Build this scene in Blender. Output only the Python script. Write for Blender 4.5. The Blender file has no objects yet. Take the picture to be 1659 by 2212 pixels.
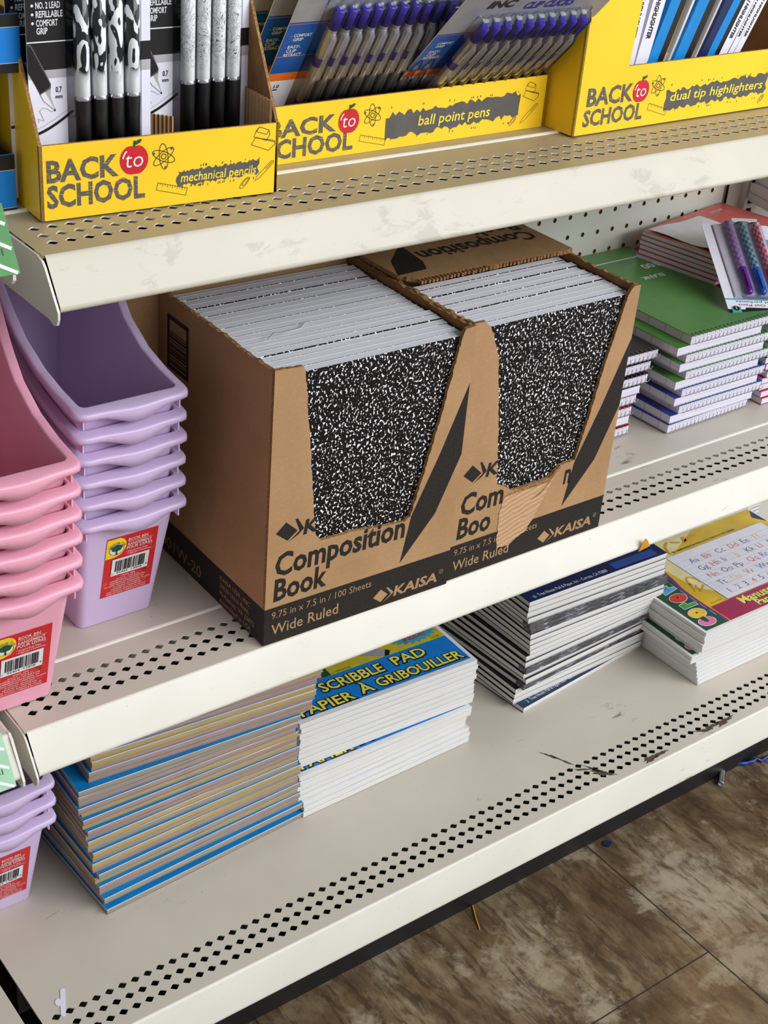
import bpy, math, random
from mathutils import Vector, Matrix
R = random.Random(11)
sc = bpy.context.scene
COL = sc.collection
PI = math.pi

# ------------------------------------------------------------------ camera
cam_d = bpy.data.cameras.new('camera')
cam = bpy.data.objects.new('camera', cam_d)
COL.objects.link(cam)
cam.location = (-0.56581, -0.83109, 0.73354)
cam.rotation_euler = (1.037287, -0.077611, -0.64387)
cam_d.sensor_fit = 'VERTICAL'
cam_d.sensor_height = 36.0
cam_d.lens = 3125.593 / 2212 * 36.0
cam_d.clip_start = 0.02
sc.camera = cam

# ------------------------------------------------------------------ light
world = bpy.data.worlds.new('store_air')
sc.world = world
world.use_nodes = True
world.node_tree.nodes['Background'].inputs[0].default_value = (0.93, 0.96, 1.0, 1)
world.node_tree.nodes['Background'].inputs[1].default_value = 0.46

def area(name, loc, target, sx, sy, power, color):
    d = bpy.data.lights.new(name, 'AREA')
    d.shape = 'RECTANGLE'; d.size = sx; d.size_y = sy; d.energy = power; d.color = color
    o = bpy.data.objects.new(name, d); COL.objects.link(o)
    o.location = loc
    o.rotation_euler = (Vector(target) - Vector(loc)).to_track_quat('-Z', 'Y').to_euler()
    return o
# ceiling fluorescents over the aisle, then daylight from the shop front
area('ceiling_light_near', (0.2, -0.75, 2.15), (0.2, -0.55, 0), 2.4, 0.5, 8, (1.0, 0.97, 0.92))
area('ceiling_light_far', (1.5, -3.1, 2.2), (0.2, 0.05, 0.2), 3.4, 1.1, 132, (0.97, 0.98, 1.0))
area('shop_window_daylight', (3.0, -2.6, 1.3), (0.2, 0, 0.1), 3.0, 2.2, 62, (0.86, 0.93, 1.0))
sc.view_settings.view_transform = 'Standard'
sc.view_settings.look = 'None'
sc.view_settings.gamma = 1.0
sc.view_settings.use_curve_mapping = False
sc.view_settings.exposure = -0.08

# ------------------------------------------------------------------ materials
def lin(c):
    out = []
    for x in c[:3]:
        x = x / 255.0
        out.append(x / 12.92 if x <= 0.04045 else ((x + 0.055) / 1.055) ** 2.4)
    return (out[0], out[1], out[2], 1.0)

class NT:
    """tiny node-tree helper"""
    def __init__(s, name):
        s.m = bpy.data.materials.new(name); s.m.use_nodes = True
        s.n = s.m.node_tree.nodes; s.l = s.m.node_tree.links
        s.b = s.n['Principled BSDF']
    def node(s, t, **k):
        x = s.n.new(t)
        for a, v in k.items(): setattr(x, a, v)
        return x
    def link(s, a, b): s.l.new(a, b)
    def coord(s, scale=(1, 1, 1), rot=(0, 0, 0), which='Object'):
        tc = s.node('ShaderNodeTexCoord'); mp = s.node('ShaderNodeMapping')
        mp.inputs['Scale'].default_value = scale; mp.inputs['Rotation'].default_value = rot
        s.link(tc.outputs[which], mp.inputs[0]); return mp.outputs[0]
    def noise(s, co, scale, detail=3, rough=0.55, dist=0.0):
        x = s.node('ShaderNodeTexNoise'); s.link(co, x.inputs['Vector'])
        x.inputs['Scale'].default_value = scale; x.inputs['Detail'].default_value = detail
        x.inputs['Roughness'].default_value = rough; x.inputs['Distortion'].default_value = dist
        return x.outputs['Fac']
    def ramp(s, fac, stops, interp='LINEAR'):
        x = s.node('ShaderNodeValToRGB'); s.link(fac, x.inputs[0]); cr = x.color_ramp
        cr.interpolation = interp
        while len(cr.elements) < len(stops): cr.elements.new(0.5)
        for e, (p, c) in zip(cr.elements, stops):
            e.position = p; e.color = lin(c) if len(c) == 3 else c
        return x.outputs[0]
    def mix(s, fac, a, b, mode='MIX'):
        x = s.node('ShaderNodeMix', data_type='RGBA', blend_type=mode)
        for sock, v in ((x.inputs[0], fac), (x.inputs[6], a), (x.inputs[7], b)):
            if hasattr(v, 'links') or hasattr(v, 'is_linked'): s.link(v, sock)
            elif isinstance(v, (int, float)): sock.default_value = v
            else: sock.default_value = lin(v)
        return x.outputs[2]
    def bump(s, h, strength=0.3, dist=0.001):
        x = s.node('ShaderNodeBump'); x.inputs['Strength'].default_value = strength
        x.inputs['Distance'].default_value = dist
        s.link(h, x.inputs['Height']); s.link(x.outputs[0], s.b.inputs['Normal'])
    def col(s, c):
        if hasattr(c, 'is_linked'): s.link(c, s.b.inputs['Base Color'])
        else: s.b.inputs['Base Color'].default_value = lin(c)
    def set(s, rough=0.5, spec=0.5, metal=0.0):
        s.b.inputs['Roughness'].default_value = rough
        s.b.inputs['Specular IOR Level'].default_value = spec
        s.b.inputs['Metallic'].default_value = metal
        return s.m

MC = {}
def plain(name, c, rough=0.5, spec=0.4, metal=0.0, amt=0.06, scale=60):
    """a colour with a faint procedural variation"""
    if name in MC: return MC[name]
    t = NT(name)
    f = t.noise(t.coord(), scale, 2)
    lo = tuple(max(0, v * (1 - amt)) for v in c); hi = tuple(min(255, v * (1 + amt * 0.6)) for v in c)
    t.col(t.ramp(f, [(0.3, lo), (0.7, hi)]))
    MC[name] = t.set(rough, spec, metal)
    return MC[name]

def m_paint(name, base, dirt, dirt_amt, thr=0.66, patch=7):
    t = NT(name)
    co = t.coord()
    big = t.noise(co, 9, 3)
    c = t.ramp(big, [(0.3, tuple(v * 0.965 for v in base)), (0.7, base)])
    co2 = t.coord(scale=(1, 2.2, 2.2), rot=(0, 0, 0.6))
    s1 = t.noise(co2, 42, 7, 0.72, 0.6)
    s2 = t.noise(co, patch, 2)
    mu = t.node('ShaderNodeMath', operation='MULTIPLY'); t.link(s1, mu.inputs[0]); t.link(s2, mu.inputs[1])
    mask = t.ramp(mu.outputs[0], [(thr * 0.56, (0, 0, 0, 1)), (thr * 0.56 + 0.06, (dirt_amt,) * 3 + (1,))])
    sp = t.noise(co, 260, 3, 0.6)
    mask2 = t.ramp(sp, [(0.69, (0, 0, 0, 1)), (0.74, (dirt_amt * 0.6,) * 3 + (1,))])
    c = t.mix(mask, c, dirt); c = t.mix(mask2, c, dirt)
    t.col(c)
    t.bump(t.noise(co, 900, 2), 0.06, 0.0003)
    return t.set(0.42, 0.4)

M_lip = m_paint('cream_lip_paint', (222, 218, 206), (120, 108, 95), 0.55, 0.70)
M_deck = m_paint('cream_deck_paint', (201, 193, 179), (85, 72, 60), 0.75, 0.66)
M_deck_dirt_reflect = m_paint('worn_reflect_deck_paint', (168, 152, 118), (92, 76, 54), 0.6, 0.60)  # tan base holds the yellow trays' reflection as well as dirt
M_lipworn = m_paint('worn_lip_paint', (196, 190, 174), (132, 124, 110), 0.28, 0.56, 19)
M_hole_shade = plain('hole_shade_channel', (62, 58, 54), 0.8, 0.2)  # channel colour darkened to stand for shade inside the perforations
M_side = plain('cream_side_paint', (196, 194, 180), 0.45, 0.4, amt=0.05, scale=12)
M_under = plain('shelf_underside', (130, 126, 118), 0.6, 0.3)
M_scuff = plain('brown_scuff', (86, 72, 60), 0.8, 0.2)

def m_board():
    t = NT('kraft_cardboard')
    co = t.coord()
    a = t.noise(co, 14, 4); c = t.ramp(a, [(0.3, (166, 130, 92)), (0.72, (184, 147, 106))])
    fib = t.noise(t.coord(scale=(1, 1, 5)), 240, 3, 0.6)
    c = t.mix(t.ramp(fib, [(0.35, (0, 0, 0, 1)), (0.8, (0.35, 0.35, 0.35, 1))]), c, (130, 95, 62))
    t.col(c)
    w = t.node('ShaderNodeTexWave', wave_type='BANDS', bands_direction='Z'); t.link(co, w.inputs[0])
    w.inputs['Scale'].default_value = 45; w.inputs['Distortion'].default_value = 0.8
    t.bump(w.outputs['Fac'], 0.12, 0.0004)
    return t.set(0.82, 0.2)
M_kraft = m_board()
M_kraft_edge = plain('kraft_torn_edge', (150, 112, 74), 0.9, 0.1, amt=0.25, scale=500)
M_kraft_in = plain('kraft_inside', (142, 104, 68), 0.9, 0.1, amt=0.1)
def m_peel():
    t = NT('kraft_peeled_ply'); co = t.coord(rot=(0, 0.3, 0))
    w = t.node('ShaderNodeTexWave', wave_type='BANDS', bands_direction='Z'); t.link(t.coord(rot=(0, 0.25, 0)), w.inputs[0])
    w.inputs['Scale'].default_value = 62; w.inputs['Distortion'].default_value = 5.0; w.inputs['Detail'].default_value = 4
    t.col(t.ramp(w.outputs['Fac'], [(0.05, (176, 138, 104)), (0.3, (192, 154, 118)), (1, (200, 164, 128))]))
    t.bump(w.outputs['Fac'], 0.35, 0.0006)
    return t.set(0.9, 0.1)
M_peel = m_peel()
def m_ink():
    t = NT('black_box_ink'); f = t.noise(t.coord(), 500, 3, 0.7)
    t.col(t.ramp(f, [(0.4, (30, 27, 25)), (0.8, (50, 45, 40))])); return t.set(0.6, 0.3)
M_ink = m_ink()

def m_marble():
    t = NT('marbled_cover'); co = t.coord(scale=(1.0, 1.0, 0.8), rot=(0, 0.5, 0))
    f = t.noise(co, 470, 2.2, 0.5, 0.35)
    t.col(t.ramp(f, [(0.586, (15, 12, 12)), (0.606, (240, 240, 242))])); return t.set(0.5, 0.22)
M_marble = m_marble()
M_black = plain('black_tape', (26, 23, 23), 0.4, 0.4)

def m_pages(name, cols, scale, axis=2, rough=0.75):
    """stacked sheets seen edge-on: fine stripes across one axis"""
    t = NT(name); sca = [6, 6, 6]; sca[axis] = scale
    f = t.noise(t.coord(scale=tuple(sca)), 1.0, 4, 0.7)
    n = len(cols); t.col(t.ramp(f, [(0.3 + 0.4 * i / max(1, n - 1), c) for i, c in enumerate(cols)]))
    return t.set(rough, 0.2)
M_pages_y = m_pages('white_pages_upright', [(226, 229, 240), (238, 240, 248), (243, 244, 250)], 900, 1)
M_pages_z = m_pages('white_pages_flat', [(204, 202, 196), (216, 214, 208), (224, 222, 217)], 500, 2)
M_pages_lav = m_pages('ruled_pages_flat', [(192, 186, 202), (214, 210, 224), (226, 224, 234)], 1100, 2)
M_con = [m_pages('construction_sheets_tan', [(96, 84, 70), (170, 146, 98), (186, 166, 122), (110, 92, 84)], 700, 2),
         m_pages('construction_sheets_grey', [(92, 82, 80), (142, 134, 126), (166, 158, 142), (104, 84, 82)], 700, 2),
         m_pages('construction_sheets_mauve', [(92, 74, 76), (152, 130, 124), (172, 152, 142), (100, 76, 72)], 700, 2)]

def m_plastic(name, c, rough=0.32):
    t = NT(name); f = t.noise(t.coord(), 20, 2)
    t.col(t.ramp(f, [(0.3, tuple(v * 0.98 for v in c)), (0.7, c)]))
    t.b.inputs['Subsurface Weight'].default_value = 0.12
    t.b.inputs['Subsurface Radius'].default_value = (0.01, 0.008, 0.008)
    t.b.inputs['Subsurface Scale'].default_value = 0.3
    t.bump(t.noise(t.coord(), 1500, 1), 0.04, 0.0002)
    return t.set(rough, 0.45)
M_purple = m_plastic('lavender_plastic', (212, 190, 226))
M_pink = m_plastic('pink_plastic', (238, 168, 190))

def m_clear(name, tint=(0.97, 0.97, 0.99), gloss=0.05, rough=0.08, frost=0.0):
    """thin clear packaging plastic"""
    m = bpy.data.materials.new(name); m.use_nodes = True
    n = m.node_tree.nodes; l = m.node_tree.links; n.remove(n['Principled BSDF'])
    out = n['Material Output']
    tr = n.new('ShaderNodeBsdfTransparent'); tr.inputs[0].default_value = tint + (1,)
    gl = n.new('ShaderNodeBsdfGlossy'); gl.inputs['Roughness'].default_value = rough
    nz = n.new('ShaderNodeTexNoise'); nz.inputs['Scale'].default_value = 90
    tc = n.new('ShaderNodeTexCoord'); l.new(tc.outputs['Object'], nz.inputs['Vector'])
    bp = n.new('ShaderNodeBump'); bp.inputs['Strength'].default_value = 0.15; bp.inputs['Distance'].default_value = 0.0006
    l.new(nz.outputs['Fac'], bp.inputs['Height']); l.new(bp.outputs[0], gl.inputs['Normal'])
    fr = n.new('ShaderNodeFresnel'); fr.inputs[0].default_value = 1.3
    ad = n.new('ShaderNodeMath'); ad.operation = 'ADD'; ad.use_clamp = True
    l.new(fr.outputs[0], ad.inputs[0]); ad.inputs[1].default_value = gloss - 0.04
    mx = n.new('ShaderNodeMixShader'); l.new(ad.outputs[0], mx.inputs[0])
    l.new(tr.outputs[0], mx.inputs[1]); l.new(gl.outputs[0], mx.inputs[2]); last = mx.outputs[0]
    if frost:
        df = n.new('ShaderNodeBsdfDiffuse'); df.inputs[0].default_value = (.80, .79, .84, 1); m2 = n.new('ShaderNodeMixShader'); m2.inputs[0].default_value = frost
        l.new(mx.outputs[0], m2.inputs[1]); l.new(df.outputs[0], m2.inputs[2]); last = m2.outputs[0]
    l.new(last, out.inputs[0])
    return m
M_clear = m_clear('clear_blister')
M_clearpen = m_clear('clear_pen_plastic', (0.95, 0.94, 0.95), 0.20, 0.12, 0.22)

def m_floor():
    t = NT('brown_stone_vinyl'); co = t.coord()
    sw = t.noise(t.coord(scale=(1.6, 1, 1), rot=(0, 0, 0.75)), 5.5, 10, 0.7, 0.3)
    base = t.ramp(sw, [(0.36, (74, 56, 36)), (0.46, (102, 82, 58)), (0.54, (126, 108, 82)), (0.64, (158, 144, 120))])
    gr = t.noise(t.coord(scale=(4.5, 1, 1), rot=(0, 0, 0.75)), 20, 8, 0.7, 0.5)
    c = t.mix(t.ramp(gr, [(0.40, (0.75,) * 3 + (1,)), (0.52, (0, 0, 0, 1))]), base, (62, 47, 31))
    pat = t.noise(co, 9, 9, 0.72, 0.2)
    c = t.mix(t.ramp(pat, [(0.52, (0, 0, 0, 1)), (0.60, (0.7,) * 3 + (1,))]), c, (166, 154, 130))
    dk = t.noise(co, 12, 9, 0.76, 0.2)
    c = t.mix(t.ramp(dk, [(0.55, (0, 0, 0, 1)), (0.63, (0.6,) * 3 + (1,))]), c, (66, 50, 34))
    rs = t.noise(co, 2.6, 2)
    c = t.mix(t.ramp(rs, [(0.5, (0, 0, 0, 1)), (0.72, (0.45,) * 3 + (1,))]), c, (160, 120, 84))
    t.col(c); t.bump(gr, 0.2, 0.001)
    return t.set(0.42, 0.35)
M_floor = m_floor()
M_grout = plain('tile_seam', (44, 36, 28), 0.7)
M_kick = plain('black_kickplate', (22, 21, 20), 0.45, 0.4)
M_peg = plain('pegboard_face', (214, 213, 200), 0.5, 0.35, amt=0.03, scale=5)
M_pegin = plain('pegboard_core', (140, 102, 66), 0.9, 0.1)
M_dark = plain('dark_void', (26, 22, 20), 0.9, 0.1)

M_yellow = plain('yellow_card', (247, 202, 38), 0.4, 0.4, amt=0.035, scale=8)
def m_chalk():
    t = NT('chalk_grey_letters'); co = t.coord(rot=(0, 0.7, 0), scale=(1, 1, 9))
    f = t.noise(co, 190, 3, 0.6)
    t.col(t.ramp(f, [(0.57, (88, 84, 78)), (0.66, (205, 172, 60))])); return t.set(0.45, 0.4)
M_chalk = m_chalk()
M_grey = plain('brush_grey', (88, 85, 82), 0.5, amt=0.08)
M_line = plain('doodle_line', (92, 78, 40), 0.5)
M_red = plain('apple_red', (198, 34, 42), 0.4)
M_dgreen = plain('leaf_green', (52, 78, 40), 0.5)
M_white = plain('white_card', (226, 226, 228), 0.45, 0.4, amt=0.02)
M_lwhite = plain('lavender_white_card', (226, 224, 236), 0.4, 0.4, amt=0.02)
M_lgrey = plain('light_grey_print', (176, 174, 178), 0.4)
M_silver = plain('silver_print', (150, 150, 156), 0.38, 0.5)
M_bprint = plain('black_print', (28, 26, 27), 0.35, 0.4)
M_blue = plain('bright_blue_print', (12, 122, 206), 0.38, 0.4, amt=0.03)
M_cblue = plain('cover_blue', (0, 128, 200), 0.45, 0.4, amt=0.04)
M_navy = plain('navy_print', (22, 36, 84), 0.35, 0.4)
M_pblue = plain('pen_card_blue', (22, 84, 168), 0.35, 0.4)
M_orange = plain('orange_print', (228, 112, 36), 0.4)
M_yprint = plain('yellow_print', (236, 214, 72), 0.4)
M_lime = plain('pale_yellow_letters', (228, 222, 96), 0.4)
M_olive = plain('olive_yellow_print', (196, 182, 44), 0.4)
M_stred = plain('sticker_red', (206, 34, 38), 0.35, 0.4)
M_stred2 = plain('sticker_red_dots', (216, 62, 58), 0.35)
M_styel = plain('sticker_yellow', (248, 214, 40), 0.35)
M_green = plain('green_cover', (76, 136, 60), 0.3, 0.5, amt=0.03)
M_dgr = plain('dark_green_print', (26, 78, 44), 0.35)
M_magenta = plain('magenta_print', (160, 22, 84), 0.35)
M_gold = plain('gold_print', (216, 178, 40), 0.35, amt=0.12, scale=18)
M_goldline = plain('gold_line', (206, 150, 44), 0.4)
M_cream = plain('cream_print', (226, 214, 160), 0.4)
M_redcover = plain('red_cover', (172, 38, 46), 0.35)
M_coral = plain('coral_cover', (204, 98, 92), 0.35)
M_bluecover = plain('royal_blue_cover', (34, 62, 150), 0.32)
M_blkcover = plain('black_cover', (38, 37, 38), 0.35)
M_wire = plain('silver_wire', (196, 196, 200), 0.25, 0.5, metal=0.9)
M_tagg = plain('tag_green', (58, 130, 58), 0.4)
M_tagp = plain('tag_pale_green', (150, 196, 160), 0.4)
M_capblue = plain('purple_blue_cap', (58, 42, 148), 0.25, 0.5)
M_refill = plain('pen_refill', (170, 156, 120), 0.4)
M_grip = plain('black_rubber_grip', (32, 31, 32), 0.45, 0.4)
M_teal = plain('teal_print', (64, 164, 184), 0.4)
M_shrink = None
def m_film():
    t = NT('dark_marbled_film'); f = t.noise(t.coord(scale=(1, 3, 6)), 60, 5, 0.7, 1.0)
    t.col(t.ramp(f, [(0.4, (44, 44, 50)), (0.58, (92, 92, 98)), (0.68, (190, 190, 196))])); return t.set(0.18, 0.6)
M_film = m_film()

# ------------------------------------------------------------------ mesh tools
class Fr:
    """plane frame: origin o, right u, up v, outward normal u x v"""
    def __init__(s, o, u, v):
        s.o = Vector(o); s.u = Vector(u).normalized(); s.v = Vector(v).normalized(); s.n = s.u.cross(s.v).normalized()
    def p(s, a, b, h=0.0): return s.o + s.u * a + s.v * b + s.n * h

class MB:
    def __init__(s): s.v = []; s.f = []; s.mi = []; s.mats = []; s.sm = []
    def m(s, mat):
        if mat not in s.mats: s.mats.append(mat)
        return s.mats.index(mat)
    def face(s, pts, mat, smooth=False):
        i = len(s.v); s.v += [tuple(p) for p in pts]; s.f.append(tuple(range(i, i + len(pts))))
        s.mi.append(s.m(mat)); s.sm.append(smooth)
    def box(s, x0, x1, y0, y1, z0, z1, mat, top=None, left=None, front=None):
        v = [(x0, y0, z0), (x1, y0, z0), (x1, y1, z0), (x0, y1, z0), (x0, y0, z1), (x1, y0, z1), (x1, y1, z1), (x0, y1, z1)]
        i = len(s.v); s.v += v
        for q, mm in (((3, 2, 1, 0), mat), ((4, 5, 6, 7), top or mat), ((0, 1, 5, 4), front or mat), ((1, 2, 6, 5), left or mat), ((2, 3, 7, 6), front or mat), ((3, 0, 4, 7), left or mat)):
            s.f.append(tuple(i + k for k in q)); s.mi.append(s.m(mm)); s.sm.append(False)
    def grid(s, rows, mat, smooth=True, closed=False):
        """rows of equal length; closed joins last column to first"""
        n = len(rows[0]); i = len(s.v)
        for r in rows: s.v += [tuple(p) for p in r]
        mi = s.m(mat)
        for a in range(len(rows) - 1):
            for b in range(n if closed else n - 1):
                c = (b + 1) % n
                s.f.append((i + a * n + b, i + a * n + c, i + (a + 1) * n + c, i + (a + 1) * n + b)); s.mi.append(mi); s.sm.append(smooth)
    def prism(s, poly, fr, h0, h1, mat, side=None, back=None):
        n = len(poly)
        A = [fr.p(a, b, h0) for a, b in poly]; B = [fr.p(a, b, h1) for a, b in poly]
        s.face(B, mat); s.face(A[::-1], back or mat)
        for k in range(n):
            j = (k + 1) % n
            s.face([A[k], A[j], B[j], B[k]], side or mat)
    def tube(s, path, r, mat, n=8, caps=True, closed=False):
        P = [Vector(p) for p in path]; rows = []
        rr = r if isinstance(r, (list, tuple)) else [r] * len(P)
        up = None
        for k, p in enumerate(P):
            t = (P[min(k + 1, len(P) - 1)] - P[max(k - 1, 0)]).normalized()
            if up is None:
                up = Vector((0, 0, 1)) if abs(t.z) < 0.9 else Vector((1, 0, 0))
            a = t.cross(up).normalized(); b = a.cross(t).normalized(); up = b
            rows.append([p + (a * math.cos(q) + b * math.sin(q)) * rr[k] for q in [2 * PI * j / n for j in range(n)]])
        s.grid(rows, mat, True, True)
        if caps:
            s.face(rows[0][::-1] if True else rows[0], mat); s.face(rows[-1], mat)
    def build(s, name, parent=None, loc=None):
        me = bpy.data.meshes.new(name)
        me.from_pydata(s.v, [], s.f)
        for m in s.mats: me.materials.append(m)
        me.polygons.foreach_set('material_index', s.mi)
        me.polygons.foreach_set('use_smooth', s.sm)
        me.update()
        o = bpy.data.objects.new(name, me); COL.objects.link(o)
        if parent is not None: o.parent = parent
        if loc is not None: o.location = loc
        return o

TC = {}
def tmesh(txt, bold):
    k = (txt, bold)
    if k not in TC:
        cu = bpy.data.curves.new('lettering', 'FONT'); cu.body = txt; cu.resolution_u = 2; cu.offset = bold
        ob = bpy.data.objects.new('lettering', cu)
        me = bpy.data.meshes.new_from_object(ob)
        vs = [(v.co.x, v.co.y) for v in me.vertices]; fs = [tuple(p.vertices) for p in me.polygons]
        bpy.data.objects.remove(ob); bpy.data.curves.remove(cu); bpy.data.meshes.remove(me)
        xs = [p[0] for p in vs] or [0, 1]
        TC[k] = (vs, fs, min(xs), max(xs))
    return TC[k]

class Print(MB):
    """flat printing on a plane, each layer a hair above the last"""
    def __init__(s, fr, eps=0.00012): super().__init__(); s.fr = fr; s.eps = eps
    def poly(s, pts, mat, L=1): s.face([s.fr.p(a, b, s.eps * L) for a, b in pts], mat)
    def rect(s, x0, y0, x1, y1, mat, L=1): s.poly([(x0, y0), (x1, y0), (x1, y1), (x0, y1)], mat, L)
    def ell(s, cx, cy, rx, ry, mat, L=1, n=28, rot=0, wob=None):
        pts = []
        for k in range(n):
            t = 2 * PI * k / n; q = wob(t) if wob else 1
            x = rx * q * math.cos(t); y = ry * q * math.sin(t)
            pts.append((cx + x * math.cos(rot) - y * math.sin(rot), cy + x * math.sin(rot) + y * math.cos(rot)))
        s.poly(pts, mat, L)
    def line(s, pts, w, mat, L=1, closed=False):
        """mitred stroke: quads share their joints, so nothing overlaps in the plane"""
        P = []
        for a, b in pts:
            q = Vector((a, b))
            if not P or (q - P[-1]).length > 1e-6: P.append(q)
        if closed and (P[0] - P[-1]).length < 1e-6: P.pop()
        n = len(P); A, B = [], []
        for k in range(n):
            d0 = P[k] - P[k - 1] if (k or closed) else P[1] - P[0]
            d1 = P[(k + 1) % n] - P[k] if (k < n - 1 or closed) else P[k] - P[k - 1]
            d0, d1 = d0.normalized(), d1.normalized()
            t = d0 + d1
            t = t.normalized() if t.length > .3 else d1
            m = Vector((-t.y, t.x)); c = max(.5, m.dot(Vector((-d1.y, d1.x))))
            A.append(P[k] + m * (w / 2 / c)); B.append(P[k] - m * (w / 2 / c))
        for k in range(n if closed else n - 1):
            q = (k + 1) % n; s.poly([B[k], B[q], A[q], A[k]], mat, L)
    def ring(s, cx, cy, rx, ry, w, mat, L=1, rot=0, n=30, t0=0, t1=2 * PI):
        pts = []
        for k in range(n + 1):
            t = t0 + (t1 - t0) * k / n; x = rx * math.cos(t); y = ry * math.sin(t)
            pts.append((cx + x * math.cos(rot) - y * math.sin(rot), cy + x * math.sin(rot) + y * math.cos(rot)))
        s.line(pts, w, mat, L)
    def text(s, txt, x, y, h, mat, L=2, w=None, bold=0.0, shear=0.0, rot=0.0, align='L', ref=None):
        vs, fs, x0, x1 = tmesh(txt, bold)
        if ref is not None: x0, x1 = tmesh(txt, ref)[2:]
        sy = h / 0.682; sx = sy if w is None else w / (x1 - x0)
        W = (x1 - x0) * sx; off = {'L': 0, 'C': -W / 2, 'R': -W}[align]
        c, d = math.cos(rot), math.sin(rot); i = len(s.v); mi = s.m(mat)
        for a, b in vs:
            a = (a - x0) * sx + off + b * sy * shear; b = b * sy
            s.v.append(tuple(s.fr.p(x + a * c - b * d, y + a * d + b * c, s.eps * L)))
        for f in fs: s.f.append(tuple(i + k for k in f)); s.mi.append(mi); s.sm.append(False)

def thing(name, label, cat, loc=(0, 0, 0), rot=(0, 0, 0), group=None):
    o = bpy.data.objects.new(name, None); COL.objects.link(o); o.empty_display_size = 0.02
    o.location = loc; o.rotation_euler = rot
    return tag(o, label, cat, group)
def tag(o, label, cat, group=None):
    o['label'] = label; o['category'] = cat
    if group: o['group'] = group
    return o
def dup(root, label=None, loc=None, rot=None):
    r = root.copy(); COL.objects.link(r)
    if label: r['label'] = label
    if loc is not None: r.location = loc
    if rot is not None: r.rotation_euler = rot
    for ch in list(root.children):
        c = ch.copy(); COL.objects.link(c); c.parent = r
        for g in ch.children:
            d = g.copy(); COL.objects.link(d); d.parent = c
    return r
ORD = ['front', 'second', 'third', 'fourth', 'fifth', 'sixth', 'seventh', 'eighth', 'ninth', 'tenth', 'eleventh', 'twelfth', 'thirteenth',
       'fourteenth', 'fifteenth', 'sixteenth', 'seventeenth', 'eighteenth', 'nineteenth', 'twentieth', 'twenty-first', 'twenty-second',
       'twenty-third', 'twenty-fourth', 'twenty-fifth', 'twenty-sixth', 'twenty-seventh', 'twenty-eighth', 'twenty-ninth', 'thirtieth']
def jag(pts, step=0.0025, amp=0.0006):
    out = []
    for a, b in zip(pts[:-1], pts[1:]):
        d = Vector(b) - Vector(a); n = max(1, int(d.length / step)); q = Vector((-d.y, d.x)).normalized()
        for k in range(n):
            p = Vector(a) + d * (k / n) + (q * R.uniform(-amp, amp) if k else Vector((0, 0)))
            out.append((p.x, p.y))
    out.append(pts[-1]); return out

# ================================================================== SETTING
ZF = -0.44
f = MB(); f.face([(-2.5, -3.5, ZF), (3.5, -3.5, ZF), (3.5, 0.6, ZF), (-2.5, 0.6, ZF)], M_floor)
o = f.build('floor'); o['kind'] = 'structure'
g = MB()      # seams between the vinyl tiles
def seam(a, b):
    d = (Vector(b) - Vector(a)).normalized(); n = Vector((-d.y, d.x)) * 0.0007
    A, B = Vector(a), Vector(b); z = ZF + 0.0004
    g.face([(A.x - n.x, A.y - n.y, z), (B.x - n.x, B.y - n.y, z), (B.x + n.x, B.y + n.y, z), (A.x + n.x, A.y + n.y, z)], M_grout)
TS = 0.457
for k in range(-4, 6): seam((-2.4, -0.2138 - TS * k), (0.4515, -0.2138 - TS * k)) if -3.4 < -0.2138 - TS * k < 0 else None
for k in range(-6, 7):
    x = 0.4515 + TS * k
    if -2.4 < x < 3.4: seam((x, 0.0), (x, -3.4)) if k % 2 == 0 or True else None
o = g.build('trim_1'); o['kind'] = 'structure'
k = MB(); k.box(-0.2275, 1.6, -0.0225, -0.0185, ZF, -0.32, M_kick); k.box(-1.2, -0.2325, -0.0225, -0.0185, ZF, -0.32, M_kick)
o = k.build('baseboard_front'); o['kind'] = 'structure'

# pegboard back with real holes on a one-inch grid
YP = 0.3505; PP = 0.0254; XP0 = 0.606; ZP0 = 0.1723
def cell_holes(mb, cx, cy, px, py, hole, P, mat, inner, depth):
    """a px x py tile round (cx,cy) with an 8-point hole; P maps (a,b,h) to space"""
    h = [(cx + a, cy + b) for a, b in hole]
    X, Y = px / 2, py / 2
    out = [(X, 0), (X, Y), (0, Y), (-X, Y), (-X, 0), (-X, -Y), (0, -Y), (X, -Y)]
    o_ = [(cx + a, cy + b) for a, b in out]
    for q in range(8):
        r = (q + 1) % 8
        mb.face([P(*h[q], 0), P(*o_[q], 0), P(*o_[r], 0), P(*h[r], 0)], mat)
        mb.face([P(*h[r], 0), P(*h[r], -depth), P(*h[q], -depth), P(*h[q], 0)], inner)
w = MB(); PF = Fr((0, YP, 0), (1, 0, 0), (0, 0, 1))
rr = 0.0031; hole8 = [(rr * math.cos(PI / 4 * q), rr * math.sin(PI / 4 * q)) for q in range(8)]
kx0, kx1, kz0, kz1 = -32, 12, -18, 20
for a in range(kx0, kx1 + 1):
    for b in range(kz0, kz1 + 1):
        cell_holes(w, XP0 + a * PP, ZP0 + b * PP, PP, PP, hole8, PF.p, M_peg, M_pegin, 0.003)
xl, xr = XP0 + (kx0 - .5) * PP, XP0 + (kx1 + .5) * PP
zb, zt = ZP0 + (kz0 - .5) * PP, ZP0 + (kz1 + .5) * PP
w.face([PF.p(xr, zb), PF.p(0.934, zb), PF.p(0.934, zt), PF.p(xr, zt)], M_peg)
w.face([PF.p(xl, zb, -.003), PF.p(1.6, zb, -.003), PF.p(1.6, zt, -.003), PF.p(xl, zt, -.003)], M_pegin)
w.face([PF.p(-.6, -.44), PF.p(1.6, -.44), PF.p(1.6, zb), PF.p(-.6, zb)], M_peg)
w.face([PF.p(-.6, zb), PF.p(xl, zb), PF.p(xl, zt), PF.p(-.6, zt)], M_peg)
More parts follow.
